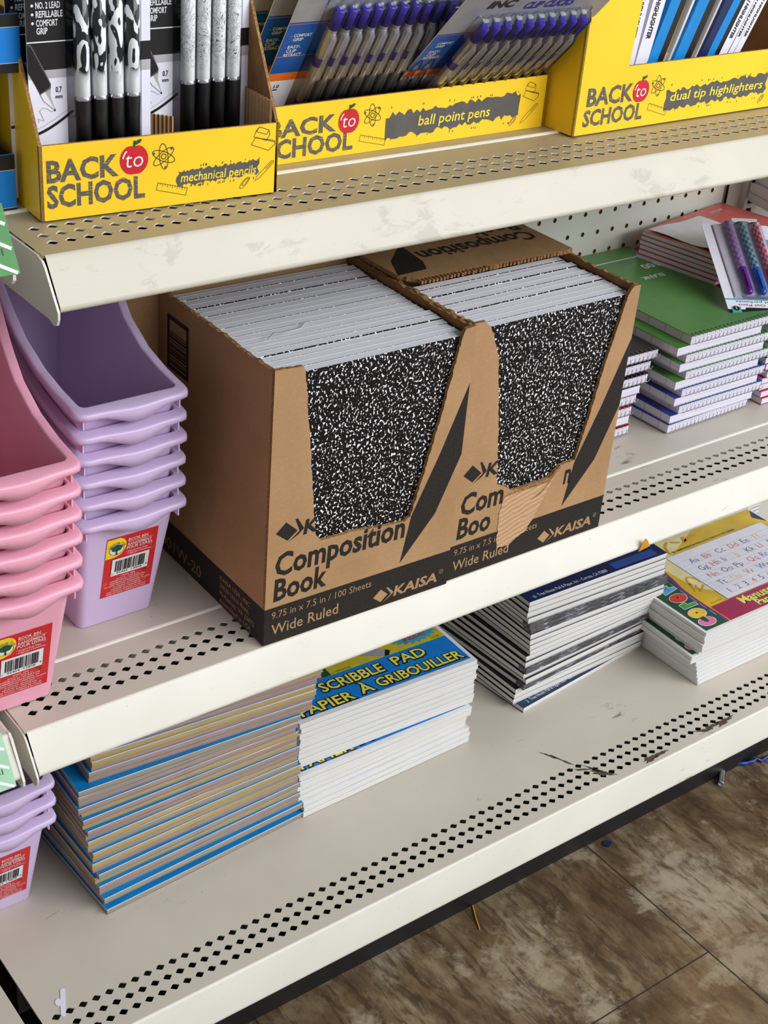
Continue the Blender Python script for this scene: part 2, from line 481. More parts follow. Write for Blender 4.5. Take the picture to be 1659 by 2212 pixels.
w.face([PF.p(.934, zb, -.002), PF.p(.941, zb, -.002), PF.p(.941, zt, -.002), PF.p(.934, zt, -.002)], M_under)
w.face([PF.p(1.0, zb), PF.p(1.6, zb), PF.p(1.6, zt), PF.p(1.0, zt)], M_peg)
o = w.build('wall_back'); o['kind'] = 'structure'
# slotted upright at the bay joint
u = MB()
u.face([PF.p(.941, zb, .002), PF.p(.967, zb, .002), PF.p(.967, zt, .002), PF.p(.941, zt, .002)], M_side)
u.box(.9665, .9705, YP - .012, YP, zb, zt, M_peg)
u.box(.9705, .9725, YP - .012, YP - .010, zb, zt, M_peg); u.box(.9835, .9905, YP - .012, YP - .010, zb, zt, M_peg)
zz = 0.1485 - 0.0254 * 16
while zz < zt - .03:
    u.box(.9725, .9835, YP - .012, YP - .010, zz + .0195, zz + .0254, M_peg); zz += 0.0254
u.face([(.971, YP - .004, zb), (.99, YP - .004, zb), (.99, YP - .004, zt), (.971, YP - .004, zt)], M_dark)
u.box(.9905, .9925, YP - .012, YP, zb, zt, M_peg)
o = u.build('trim_2'); o['kind'] = 'structure'

# ================================================================== SHELVES
HOLE = [(.0041, 0), (.0006, .0031), (0, .0034), (-.0006, .0031), (-.0041, 0), (-.0006, -.0031), (0, -.0034), (.0006, -.0031)]
HOLE = [(.0040, .0004), (.0006, .0033), (-.0006, .0033), (-.0040, .0004), (-.0040, -.0004), (-.0006, -.0033), (.0006, -.0033), (.0040, -.0004)]
HOLE = [(x * 1.08, y * 1.1) for x, y in HOLE[-1:] + HOLE[:-1]]
HP = 0.01273
def metal_shelf(label, x0, y0, z0, L, rows, phase, lip, crease=None, deckmat=M_deck, stripmat=M_deck, lipmat=M_lip, holes=True, plate=True, group=None, hp=HP):
    t = thing('metal_shelf', label, 'shelf', (x0, y0, z0), group=group)
    D = YP - y0 - .002
    d = MB(); F = Fr((0, 0, 0), (1, 0, 0), (0, 1, 0))
    yr0, yr1 = rows[0] - .0066, rows[-1] + .0066
    d.box(0, L, 0.0012, yr0, -.002, 0, stripmat)
    if holes:
        n = int((L - phase - .012) / hp); xs, xe = phase - hp / 2, phase + hp * (n + .5)
        bounds = [yr0] + [(a + b) / 2 for a, b in zip(rows[:-1], rows[1:])] + [yr1]
        for r, y in enumerate(rows):
            yc = (bounds[r] + bounds[r + 1]) / 2; py = bounds[r + 1] - bounds[r]
            for k in range(n + 1):
                cell_holes(d, phase + k * hp, yc, hp, py, HOLE, F.p, stripmat, M_lip, .0010)
            d.face([F.p(0, bounds[r]), F.p(xs, bounds[r]), F.p(xs, bounds[r + 1]), F.p(0, bounds[r + 1])], stripmat)
            d.face([F.p(xe, bounds[r]), F.p(L, bounds[r]), F.p(L, bounds[r + 1]), F.p(xe, bounds[r + 1])], stripmat)
    else: d.box(0, L, yr0, yr1, -.002, 0, stripmat)
    if crease:
        d.box(0, L, yr1, crease - .0022, -.002, 0, stripmat)
        prof = [(crease - .0022, 0), (crease - .0013, .0011), (crease, .0016), (crease + .0012, .0014), (crease + .002, .0012)]
        d.grid([[(0, a, b), (L, a, b)] for a, b in prof], M_lip)
        d.box(0, L, crease + .002, D, -.002, .0012, deckmat)
    else: d.box(0, L, yr1, D, -.002, 0, deckmat)
    d.build('deck', t)
    dy, dz = lip
    l = MB()
    prof = [(.0014, 0), (.0003, -.0002), (-.0006, -.0009), (-.0012, -.002), (dy + .0006, dz + .004), (dy, dz + .0018), (dy + .0008, dz), (dy + .0035, dz - .0006), (dy + .006, dz + .001), (dy + .0062, dz + .004)]
    l.grid([[(.0012, a, b), (L, a, b)] for a, b in prof][::-1], lipmat)
    l.build('front_lip', t)
    b = MB()
    b.box(.002, L, .003, .1, dz + .002, dz + .004, M_hole_shade if crease else M_kick); b.box(.002, L, .0445, .0665, -.008, -.006, M_side if crease else M_hole_shade)  # dark channel colours paint the shade seen through the holes
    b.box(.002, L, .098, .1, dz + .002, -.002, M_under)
    b.build('underside_channel', t)
    if plate:
        p = MB(); FL = Fr((0, 0, 0), (0, -1, 0), (0, 0, 1))
        poly = [(-D, -.001), (-D, dz - .012), (-.03, dz - .0075), (-dy - .012, dz - .0075), (-dy - .004, dz - .0095), (-dy - .0005, dz - .008), (-dy + .0016, dz - .0035), (-dy + .0018, dz + .001), (.004, -.006), (.0006, -.003), (-.006, -.001)]
        p.prism(poly, FL, 0, .0016, M_side, side=M_lip)
        p.build('end_bracket', t)
    return t
ROWS = [.0195, .0328, .0463]
top = metal_shelf('topmost cream shelf with yellow cardboard trays standing on it', -.204, -.041, .4, 1.2, ROWS, -.1881 + .204, (-.019, -.031), .0797, M_deck_dirt_reflect, M_deck_dirt_reflect, M_lipworn)
mid = metal_shelf('middle cream shelf carrying the cardboard cartons of notebooks', -.2175, 0, 0, 1.215, [.020, .0334, .0467], -.2021 + .2175, (-.0195, -.0305), .0717, hp=.01276)
low = metal_shelf('lowest cream shelf with paper pads, just above the brown floor', -.2278, -.0655, -.3, 1.24, [.0165, .0290, .0430], -.2148 + .2278, (-.005, -.048), None, plate=False, hp=.01276)
nt = metal_shelf('cream shelf end behind the bright green price tag', -1.10, -.0535, .4385, .8605, ROWS, .0127, (-.019, -.031), .0797, holes=False, plate=False)
nm = metal_shelf('cream shelf end behind the pale green price tag', -1.10, -.009, .0130, .8650, ROWS, .0127, (-.0195, -.0305), .0717, holes=False, plate=False)
nb = metal_shelf('low cream shelf corner at the lower left edge beyond the dark gap', -1.10, -.0655, -.3, .8595, [.0165, .0290, .0430], .0127, (-.005, -.048), None, plate=False)
for t_, Lx, lp in ((nt, .8605, (-.019, -.031)), (nm, .8650, (-.0195, -.0305))):   # right-hand end flanges of the neighbours
    p = MB(); FL = Fr((Lx, 0, 0), (0, -1, 0), (0, 0, 1)); dy, dz = lp
    p.prism([(-.28, -.001), (-.28, dz - .01), (-.02, dz - .006), (-dy - .004, dz - .0085), (-dy, dz - .008), (-dy + .003, dz - .005), (-dy + .0032, dz), (.0045, -.003), (0, .0008), (-.006, -.0005)], FL, 0, -.002, M_lip)
    p.build('end_bracket', t_)
def price_tag(label, x1, y0, z0, lip, mat, txt):
    dy, dz = lip; t = thing('price_tag', label, 'price tag', (x1, y0, z0))
    fr = Fr((-.05, -.0028, .006), (1, 0, 0), (0, -dy, -dz)); fr.v = Vector((0, -dy, -dz)).normalized(); fr.n = fr.u.cross(fr.v)
    fr.o = Vector((-.05, dy - .0035, dz - .001))
    c = MB(); c.prism([(0, 0), (.05, 0), (.05, .042), (0, .042)], fr, 0, .0006, mat); c.build('card', t)
    P = Print(fr); P.eps = .0001
    for q in range(4):
        b = -.010 + q * .0165
        P.poly([(.0, b + .027), (.036, b + .006 + .004), (.05, b - .001), (.05, b + .0012), (.036, b + .0125), (.0, b + .0292)], M_white, 8) if False else None
    for b in (.0, .0145, .029):
        P.line([(.026, b + .014), (.0485, b + .0005)], .0022, M_white, 8)
    P.line([(.026, .0435), (.026 + .0005, .043)], .002, M_white, 8)
    P.line([(.028, .0315), (.037, .0405)], .0022, M_white, 8)
    P.text(txt, .0405, .0118, .0042, M_bprint, 9, bold=.01, align='C')
    P.build('printing', t)
    return t
price_tag('bright green price tag with white stripes at the left edge, upper shelf', -.2350, -.0535, .4385, (-.019, -.031), M_tagg, '81')
price_tag('pale green price tag with white stripes at the left edge, middle shelf', -.2405, -.009, .0130, (-.0195, -.0305), M_tagp, '81')
# dried stains near the front of the low shelf
def stain(label, blobs):
    s = Print(Fr((0, 0, -.3), (1, 0, 0), (0, 1, 0)), .0002)
    for cx, cy, rx, ry, rot, seed in blobs:
        q = random.Random(seed); ph = [q.uniform(0, 6.28) for _ in range(4)]
        s.ell(cx, cy, rx, ry, M_scuff, 1, 36, rot, lambda t: 1 + .25 * math.sin(3 * t + ph[0]) + .2 * math.sin(7 * t + ph[1]) + .15 * math.sin(13 * t + ph[2]))
    tag(s.build('dried_stain'), label, 'stain')
stain('dark dried smear running down to the lip at the middle of the lowest shelf', [(.4245, -.0455, .0125, .0035, -.78, 1), (.4225, -.0375, .012, .0016, -1.0, 2), (.412, -.031, .012, .0014, -.5, 3)])
stain('dark dried crust along the lip right of the middle smear', [(.49, -.057, .011, .0035, .1, 4), (.505, -.0575, .012, .0018, .1, 5)])
stain('dark dried crust along the lip at the right end of the lowest shelf', [(.577, -.054, .0085, .002, -.4, 6), (.592, -.055, .011, .003, .1, 7), (.613, -.056, .014, .0035, .1, 8)])
stain('thin dark streak behind the holes of the lowest shelf', [(.395, .006, .0016, .010, .5, 9), (.402, -.008, .0012, .012, .4, 10)])

# ================================================================== CARTONS AND COMPOSITION BOOKS
CW, CH, CD, CT = .1985, .259, .19, .0035
def carton(label, loc, yaw, cut, flap, tear, left_print):
    t = thing('cardboard_carton', label, 'box', loc, (0, 0, yaw))
    F = Fr((0, 0, 0), (1, 0, 0), (0, 0, 1)); FLt = Fr((0, 0, 0), (0, -1, 0), (0, 0, 1))
    b = MB()
    c = jag(cut)
    b.prism([(0, 0), (CW, 0), (CW, CH)] + c[::-1] + [(0, CH)], F, -CT, 0, M_kraft, side=M_kraft_edge, back=M_kraft_in)
    topedge = lambda: jag([(-.0036, CH - .001), (-.05, CH - .0025), (-.09, CH - .001), (-.14, CH - .002), (-CD, CH - .001)], .004, .0013)
    te = topedge()
    b.prism([(-.0035, 0)] + te + [(-CD, 0)], FLt, -CT, 0, M_kraft, side=M_kraft_edge, back=M_kraft_in)
    FRt = Fr((CW, 0, 0), (0, 1, 0), (0, 0, 1)); te = topedge()
    b.prism(([(.0035, 0), (CD, 0)] + [(-a, h) for a, h in te][::-1]), FRt, -CT, 0, M_kraft, side=M_kraft_edge, back=M_kraft_in)
    b.box(CT, CW - CT, CD - CT, CD, 0, CH, M_kraft); b.box(CT, CW - CT, CT, CD - CT, .0002, CT, M_kraft_in)
    b.build('carton_body', t)
    if not flap:      # back flap of the open carton, swung out to the side
        p = MB(); p.box(-.033, -.0003, CD - .004, CD, .0, CH + .02, M_kraft); p.build('side_flap', t)
    if flap:
        p = MB(); FT = Fr((0, 0, CH), (1, 0, 0), (0, 1, 0))
        edge = jag([(.0005, .1095), (.012, .0955), (.06, .0935), (.088, .0945), (.092, .0905), (.150, .0905), (.19, .0895), (.1975, .091)], .003, .0012)
        p.prism(edge + [(CW, CD), (0, CD)], FT, 0, .004, M_kraft, side=M_kraft_edge)
        zig = []
        for i in range(44):       # the fluting that shows along the tear
            x = .012 + i * .0042
            if x < .19: p.box(x, x + .0021, .0885 + R.uniform(-.0006, .001), .0965, CH + .0005, CH + .0036, M_kraft_edge)
        p.build('top_flap', t)
        Q = Print(Fr((0, 0, CH + .004), (1, 0, 0), (0, 1, 0)))
        Q.poly([(.0005, .108), (.034, .1095), (.043, .126), (.049, .170), (.0155, .1385)], M_ink)
        Q.fr = Fr((.188, .148, CH + .004), (-1, 0, 0), (0, -1, 0))
        Q.text('Composition', 0, 0, .0205, M_ink, 1, w=.139, bold=.028)
        Q.text('Book', 0, -.0255, .0205, M_ink, 1, w=.056, bold=.028)
        Q.build('flap_print', t)
    P = Print(F)
    P.rect(0, .0004, CW, .0372, M_ink, 1)
    P.poly([(.1405, .041), (.1485, .0875), (.1735, .143), (.1983, .206), (.1983, .137), (.1755, .083)], M_ink, 1)
    if tear:
        P.text('Com', .0085, .0682, .0212, M_ink, 1, w=.0515, bold=.028, shear=0.04); P.text('n', .1375, .0665, .0212, M_ink, 1, w=.0085, bold=.028, shear=0.04)
    else: P.text('Composition', .0080, .0682, .0212, M_ink, 1, w=.1345, bold=.028, shear=0.04)
    P.text('Boo' if tear else 'Book', .0080, .0436, .0207, M_ink, 1, w=.0400 if tear else .0535, bold=.028, shear=0.04)
    def logo(x, y, s, mat, L, word=True):
        P.poly([(x, y + .5 * s), (x + .62 * s, y), (x + 1.14 * s, y + .46 * s), (x + .56 * s, y + .98 * s)], mat, L)
        P.poly([(x + .98 * s, y + 1.02 * s), (x + 1.12 * s, y + .98 * s), (x + 1.62 * s, y + .47 * s), (x + 1.32 * s, y + .22 * s), (x + .76 * s, y - .12 * s), (x + 1.42 * s, y + .40 * s)], mat, L)
        if word:
            P.text('KAISA', x + 1.62 * s, y + .16 * s, .70 * s, mat, L, w=3.55 * s, bold=.03, shear=.16)
            P.ring(x + 5.45 * s, y + .83 * s, .15 * s, .15 * s, .03 * s, mat, L); P.text('R', x + 5.45 * s, y + .76 * s, .13 * s, mat, L, align='C')
    k1 = .0190
    P.poly([(.0075, .1105), (.0192, .1008), (.0288, .1081), (.0172, .1190)], M_ink, 1)
    P.poly([(.0260, .1196), (.0285, .1196), (.0352, .1085), (.0300, .1040), (.0200, .0990), (.0308, .1072)], M_ink, 1)
    P.text('K', .0345, .1025, .0130, M_ink, 1, w=.0150, bold=.035, shear=.16)
    P.text('9.75 in x 7.5 in / 100 Sheets', .0070, .0258, .0068, M_kraft, 2, w=.1035, bold=-.004)
    P.text('Wide Ruled', .0072, .0090, .0105, M_kraft, 2, w=.0690, bold=.006)
    logo(.1140, .0050, .0140, M_kraft, 2)
    if tear:
        P.poly(jag([(.0615, .0745), (.0575, .0566), (.0588, .0305), (.0605, .0190), (.0755, .0168), (.0843, .0227), (.0937, .0256), (.1018, .036), (.1118, .0545), (.1214, .0743), (.1310, .0880),
                    (.1174, .0778), (.0882, .0770), (.0705, .0775), (.0615, .0745)], .002, .0007)[:-1], M_peel, 4)
        P.poly([(.0960, .0600), (.1090, .0640), (.1310, .0870), (.1240, .0860), (.1130, .0700)], M_kraft_edge, 5)
        P.poly([(.0620, .0735), (.0700, .0770), (.1174, .0778), (.1310, .0880), (.1290, .0850), (.1180, .0745), (.0710, .0740)], M_kraft_edge, 6)
    P.build('front_print', t)
    if left_print:
        P = Print(FLt)
        P.rect(-CD, .0004, 0, .0366, M_ink, 1)
        for i, tx in enumerate(('KAISA USA, INC.', '20520 Unico Road,', 'McKenney, VA 23872', 'Assembled in USA')):
            P.text(tx, -.0735, .0262 - .0078 * i, .0046, M_kraft, 2, w=(.052, .049, .058, .053)[i])
        P.text('1001W-20', -.186, .0072, .0118, M_kraft, 2, w=.079, bold=-.01)
        P.build('side_print', t)
        P = Print(FLt); x0, x1, z0, z1 = -.1705, -.1335, .1915, .2412
        for r in ((x0, z0, x0 + .0042, z1), (x1 - .0042, z0, x1, z1), (x0, z1 - .0042, x1, z1), (x0, z0, x1, z0 + .003)): P.rect(*r, M_ink, 1)
        q = random.Random(3); z = z0 + .003
        while z < z1 - .014:
            h = q.choice((.0008, .0013, .0022)); P.rect(x0 + .0042, z, x1 - .0042, z + h, M_ink, 1); z += h + q.choice((.0006, .0009, .0014))
        P.build('barcode_print', t)
    return t
YA = -.0195
cutA = [(.0005, CH), (.0260, .2575), (.0285, .2520), (.0350, .2005), (.0450, .1160), (.0480, .0970), (.0533, .0908), (.0861, .0900), (.1410, .0835), (.1475, .0875), (.1568, .1230), (.1710, .1835), (.1840, .2490), (.1875, CH - .001)]
cutB = [(.0120, CH), (.0180, .2535), (.0235, .2440), (.0325, .2190), (.0422, .1542), (.0500, .0905), (.0600, .0855), (.0705, .0782), (.0882, .0773), (.1174, .0783), (.1304, .0887), (.1487, .0894), (.1514, .1012), (.1594, .1362), (.1677, .1835), (.1842, .2513), (.1900, CH)]
carton('open cardboard carton of composition books, left one beside the lavender bins', (0, 0, .0012), YA, cutA, False, False, True)
carton('cardboard carton with torn front and half torn top flap, right one', (.1995, -.0005, .0012), 0, cutB, True, True, True)

def composition_book():
    t = thing('composition_book', '', 'notebook')
    w, h, th = .1880, .2440, .0088
    p = MB(); p.box(.0008, w - .001, .00045, th - .0005, .0010, h - .0002, M_pages_y); p.build('page_block', t)
    F = Fr((0, 0, 0), (1, 0, 0), (0, 0, 1))
    r = .008
    out = [(w, 0), (w, h)] + [(r - r * math.sin(q), h - r + r * math.cos(q)) for q in [PI / 2 * i / 5 for i in range(6)]] + [(r - r * math.cos(q), r - r * math.sin(q)) for q in [PI / 2 * i / 5 for i in range(6)]]
    c = MB(); c.prism(out, F, -.0004, 0, M_marble, side=M_white, back=M_white); c.build('front_cover', t)
    c = MB(); c.prism(out, Fr((0, th - .0005, 0), (1, 0, 0), (0, 0, 1)), -.0004, 0, M_white, side=M_white, back=M_marble); c.build('back_cover', t)
    s = MB(); s.box(w - .0125, w + .0003, -.00025, 0, 0, h, M_black); s.box(w - .0125, w + .0003, th - .0001, th + .00015, 0, h, M_black)
    s.box(w + .0001, w + .0005, -.0002, th + .0001, 0, h, M_black); s.build('spine_tape', t)
    return t
book0 = composition_book()
def shelf_books(n, bx, by, yaw, which, first, pitch):
    global book0
    M = Matrix.Translation((bx, by, 0)) @ Matrix.Rotation(yaw, 4, 'Z')
    for i in range(n):
        dx = .0055 + R.uniform(-.0012, .0012); dz = CT + .0040 + R.uniform(-.0004, .0004) + (.0012 if R.random() < .22 else 0)
        if i == 0: dx, dz = .0055, .0075
        p = M @ Vector((dx, .0045 + i * pitch, dz))
        lab = ('marbled composition book at the front of the %s carton, black cover facing out' % which) if i == 0 else \
              ('rearmost visible white page edge of the composition books in the %s carton' % which) if i == n - 1 else \
              ('%s composition book from the front in the %s carton, white top page edges' % (ORD[i], which))
        if first and i == 0: r = book0; r['label'] = lab; r.location = p; r.rotation_euler = (0, 0, yaw)
        else: r = dup(book0, lab, p, (0, 0, yaw + R.uniform(-.002, .002)))
        r['group'] = 'composition books in the %s carton' % which
shelf_books(20, 0, 0, YA, 'left', True, .0089)
shelf_books(11, .1995, -.0005, 0, 'right', False, .0091)
# loose paper strip lying on the page edges
st = MB(); pts = [(.034, .064), (.043, .068), (.052, .066), (.060, .071), (.073, .0745), (.083, .082)]
rows = []
for i, (a, b) in enumerate(pts):
    z = .2545 + .0022 * math.sin(i * 1.1); rows.append([(a, b, z), (a + .0005, b - .0011, z + .0003)])
st.grid(rows, M_white); st.grid([[(p[0], p[1], p[2] + .0002) for p in r[::-1]] for r in rows], M_white)
tag(st.build('paper_strip'), 'thin curled white paper strip on top of the notebooks', 'paper scrap')

# ================================================================== BOOK BINS
def rrect(hw, y0, y1, r, n=5, ns=12):
    """rounded rectangle outline, counter-clockwise from front-left, with normals"""
    out = []
    def seg(a, b, nrm, k):
        for i in range(k): out.append((a[0] + (b[0] - a[0]) * i / k, a[1] + (b[1] - a[1]) * i / k, nrm))
    def arc(cx, cy, t0, k):
        for i in range(k):
            t = t0 + PI / 2 * i / k; out.append((cx + r * math.cos(t), cy + r * math.sin(t), (math.cos(t), math.sin(t))))
    seg((-hw + r, y0), (hw - r, y0), (0, -1), 12); arc(hw - r, y0 + r, -PI / 2, n)
    seg((hw, y0 + r), (hw, y1 - r), (1, 0), 26); arc(hw - r, y1 - r, 0, n)
    seg((hw - r, y1), (-hw + r, y1), (0, 1), 6); arc(-hw + r, y1 - r, PI / 2, n)
    seg((-hw, y1 - r), (-hw, y0 + r), (-1, 0), 26); arc(-hw + r, y0 + r, PI, n)
    return out
HC = [(-.06, .1245), (-.03, .1245), (0, .1275), (.03, .134), (.06, .148), (.08, .166), (.09, .178), (.105, .198), (.12, .214), (.135, .222), (.3, .222)]
def rimh(y):
    for (a, p), (b, q) in zip(HC[:-1], HC[1:]):
        if a <= y <= b: return p + (q - p) * (y - a) / (b - a)
    return HC[0][1] if y < 0 else HC[-1][1]
def bin_ring(z, inset):
    k = z / .125
    return rrect(.0350 + .0078 * k - inset, -.0305 * k + inset, .175 + .012 * k - inset, max(.003, .0065 - inset))
def book_bin(name_label, mat, loc, group, sticker_z):
    t = thing('book_bin', name_label, 'bin', loc, group=group)
    def shell(inset):
        base = bin_ring(0 if inset == 0 else .002, inset); n = len(base); cols = []
        for i in range(n):
            z = .12
            for _ in range(6): z = rimh(bin_ring(z, inset)[i][1])
            col = []
            for k in range(9):
                zz = (.002 if inset else 0) + (z - (.002 if inset else 0)) * k / 8
                p = bin_ring(zz, inset)[i]; col.append((p[0], p[1], zz))
            cols.append((col, p[2]))
        return cols
    o_, i_ = shell(0), shell(.0016)
    b = MB(); n = len(o_)
    b.grid([[o_[i][0][k] for i in range(n)] for k in range(9)], mat, True, True)
    b.grid([[i_[i][0][k] for i in range(n)] for k in range(9)][::-1], mat, True, True)
    b.face([o_[i][0][0] for i in range(n)][::-1], mat); b.face([i_[i][0][0] for i in range(n)], mat)
    b.build('bin_body', t)
    r = MB(); rings = [[] for _ in range(9)]
    for i in range(n):
        p = Vector(o_[i][0][-1]); q = Vector(i_[i][0][-1]); nx, ny = o_[i][1]; N = Vector((nx, ny, 0)) / max(abs(nx), abs(ny)) ** .85
        fr_ = max(0.0, -ny); c = max(0.0, 1 - abs(p.x - .002) / .034) if ny < -.9 else 0.0
        c = c * c * (3 - 2 * c)
        wd = .0066 + .0022 * fr_ + .0022 * c; dp = .0052 + .0008 * fr_ + .0085 * c
        tilt = .0016 * fr_ + .001 * c
        rings[0].append(q + Vector((0, 0, -.0004))); rings[1].append(q + N * .0006 + Vector((0, 0, .0008))); rings[2].append(p + Vector((0, 0, .0010)))
        rings[3].append(p + N * (wd - .0022) + Vector((0, 0, .0008 - tilt))); rings[4].append(p + N * (wd - .0006) + Vector((0, 0, .0001 - tilt)))
        rings[5].append(p + N * wd + Vector((0, 0, -.0016 - tilt))); rings[6].append(p + N * (wd + .0003) + Vector((0, 0, -dp)))
        rings[7].append(p + N * (wd - .0012) + Vector((0, 0, -dp))); rings[8].append(p + N * (.0002) + Vector((0, 0, -.0022)))
    r.grid(rings, mat, True, True)
    for sx in (-1, 1):      # little stacking lugs under the front corners
        r.box(sx * .0418 - .0006, sx * .0418 + .0006, -.0335, -.0260, .1085, .1225, mat)
    r.build('rim', t)
    if sticker_z is not None:
        fr = Fr((0, 0, 0), (1, 0, 0), (0, -.0305, .125)); kz = math.sqrt(1 + .244 ** 2)
        P = Print(fr); z = lambda q: (q + sticker_z) * kz
        P.eps = .00022
        P.rect(-.0187, z(0), .0287, z(.0675), M_stred, 1)
        q = random.Random(5)
        for _ in range(16):
            rr_ = q.uniform(.0015, .0035); P.ell(q.uniform(-.0187 + rr_, .0287 - rr_), q.uniform(z(0) + rr_, z(.064)), rr_, rr_, M_stred2, 2, 16)
        P.poly([(-.0187, z(.0452)), (-.0105, z(.0452)), (-.0045, z(.0475)), (-.0015, z(.052)), (-.0003, z(.0555)), (-.0010, z(.061)), (-.0035, z(.0645)), (-.007, z(.0665)), (-.0187, z(.0665))], M_styel, 3)
        P.ell(-.0092, z(.0545), .0066, .0062, M_white, 4); P.ring(-.0092, z(.0545), .0066, .0062, .0003, M_bprint, 5)
        P.ell(-.0092, z(.0563), .0052, .0037, M_dgr, 6, 24, 0, lambda a: 1 + .08 * math.sin(5 * a))
        P.poly([(-.0098, z(.0492)), (-.0084, z(.0492)), (-.0087, z(.0545)), (-.0096, z(.0545))], M_bprint, 7)
        for i, ch in enumerate('Teaching Tree'):
            a = PI * .86 - i * PI * .72 / 12
            P.text(ch, -.0092 + .0074 * math.cos(a), z(.0545) + .0072 * math.sin(a), .0017, M_bprint, 6, rot=a - PI / 2, align='C', bold=.01)
        P.text('BOOK BIN', .0010, z(.0602), .0031, M_white, 4, w=.0180, bold=.006)
        P.rect(.0010, z(.0590), .0240, z(.0590) + .00025, M_white, 4)
        P.text('RANGEMENT', .0010, z(.0548), .0031, M_white, 4, w=.0222, bold=.006)
        P.text('POUR LIVRES', .0003, z(.0512), .0031, M_white, 4, w=.0236, bold=.006)
        P.text('\u2022 Interlocking Sides', .0003, z(.0477), .0018, M_white, 4, w=.0200)
        P.text('\u2022 C\u00f4t\u00e9s qui s\u2019embo\u00eetent', .0000, z(.0450), .0018, M_white, 4, w=.0236)
        P.rect(-.0117, z(.0240), .0227, z(.0430), M_white, 4)
        x = -.0085; q = random.Random(9)
        while x < .0190:
            wd = q.choice((.0003, .0005, .0008, .0012)); P.rect(x, z(.0285), x + wd, z(.0408), M_bprint, 5); x += wd + q.choice((.0003, .0004, .0007))
        P.text('95464  13858', -.0065, z(.0256), .0024, M_bprint, 5, w=.0235); P.text('1', -.0105, z(.0256), .0020, M_bprint, 5); P.text('8', .0205, z(.0272), .0020, M_bprint, 5)
        for i, (tx, w_) in enumerate((('243438  2002', .013), ('IN U.S.A. / AUX \u00c9.-U.', .021), ('DISTRIBUTED BY / DISTRIBU\u00c9 PAR', .033), ('GREENBRIER INTERNATIONAL, INC.', .033), ('500 VOLVO PARKWAY, CHESAPEAKE, VA 23320', .043),
                                      ('IN CANADA / AU CANADA', .025), ('IMPORTED BY / IMPORT\u00c9 PAR', .029), ('DTSC IMPORTS, BURNABY, BC V5G 4P3', .037), ('MADE IN CHINA / FABRIQU\u00c9 EN CHINE', .037))):
            P.text(tx, .005, z(.0212 - .0024 * i), .0014, M_white, 4, w=w_, align='C')
        P.build('sticker', t)
    return t
def bin_stack(n, mat, col, loc, where, sz, pitch):
    x, y, z = loc
    for i in range(n):
        pos = 'bottom bin' if i == 0 else 'top bin' if i == n - 1 else '%s bin from the bottom' % ORD[i]
        lab = '%s book bin, %s of the %s' % (col, pos, where)
        if i == 0: b0 = book_bin(lab, mat, loc, '%s book bins' % col, sz)
        else: dup(b0, lab, (x + R.uniform(-.0006, .0006), y + R.uniform(-.0006, .0006), z + i * pitch))
bin_stack(6, M_purple, 'lavender', (-.0868, .1000, .0018), 'stack beside the left carton', .0303, .0200)
bin_stack(6, M_pink, 'pink', (-.2140, .0325, .0018), 'stack at middle shelf left end', .0164, .0200)
bin_stack(3, M_purple, 'lavender', (-.2075, .1170, -.2996), 'short stack on the lowest shelf', .0178, .0200)

# ================================================================== PADS ON THE LOWEST SHELF
def lerp(a, b, k): return a + (b - a) * k
def pad_proto(name, w, d, t, pages, cover, cover_name='cover', border=None, shade_board=True):
    r = thing(name, '', 'pad')
    p = MB(); p.box(0, w, 0, d, .0006, t - .0009, pages); p.build('page_block', r)
    c = MB(); c.box(-.0003, w + .0003, -.0004, d, t - .0009, t - .0002, border or cover, top=cover); c.build(cover_name, r)
    if shade_board: b = MB(); b.box(.0008, w - .0008, .0010, d, -.0002, .0006, M_silver); b.build('backing_shade_board', r)  # grey inset layer added to draw a shadow line between pads
    return r
def stack(n, proto, w, pos, labeler, group, cat, first):
    """pos(i) -> x, y, z, yaw of each pad's front-left corner"""
    out = []
    for i in range(n):
        x, y, z, a = pos(i)
        src = proto[i % len(proto)] if isinstance(proto, list) else proto
        if id(src) not in first: first.add(id(src)); o = src; o.location = (x, y, z); o.rotation_euler = (0, 0, a); o['label'] = labeler(i)
        else: o = dup(src, labeler(i), (x, y, z), (0, 0, a))
        o['category'] = cat; o['group'] = group; out.append(o)
    return out
USED = set()
def nth(i, n): return 'bottom' if i == 0 else 'top' if i == n - 1 else ORD[i]
ZL = -.2998
# -- thick pile of blue-covered construction paper pads
TB = .0066
protos = []
for k in range(3):
    r = pad_proto('construction_pad', .231, .272, TB, M_con[k], M_cblue, border=M_white, shade_board=False)
    c = MB(); c.box(-.0003, .2313, -.0006, .272, -.0002, .0004, M_con[k]); c.build('backing_shade_board', r)
    protos.append(r)
Pq = Print(Fr((0, 0, TB - .0002), (1, 0, 0), (0, 1, 0))); Pq.text('9 in x 12 in / 22.9 cm x 30.5 cm', .125, .010, .006, M_lgrey, 1, w=.095)
def blue_pos(i):
    k = i / 21; s_ = 1 if i % 2 else -1
    return (-.1235 + lerp(0, -.0160, min(1, k * 1.05)) + R.uniform(-.0022, .0022), .0655 + lerp(-.001, .0145, k) + s_ * R.uniform(.0005, .0028) - (.004 if i in (0, 2, 21) else 0), ZL + i * TB, math.radians(lerp(3.0, -2.4, k)) - s_ * R.uniform(.002, .012))
order = [protos[R.choice((0, 1, 1, 2))] for _ in range(22)]
for i in range(22):
    x, y, z, a = blue_pos(i); src = order[i]
    lab = '%s blue construction paper pad %s in the wide pile' % (('bottom' if i == 0 else ORD[i]), 'counting up' if i else '')
    if i == 21: lab = 'blue pad jutting out below the set-back pads of the wide pile'
    if id(src) not in USED: USED.add(id(src)); o = src; o.location = (x, y, z); o.rotation_euler = (0, 0, a); o['label'] = lab
    else: o = dup(src, lab, (x, y, z), (0, 0, a))
    o['group'] = 'blue construction paper pads'
    if i == 21: Pq.build('size_print', o)
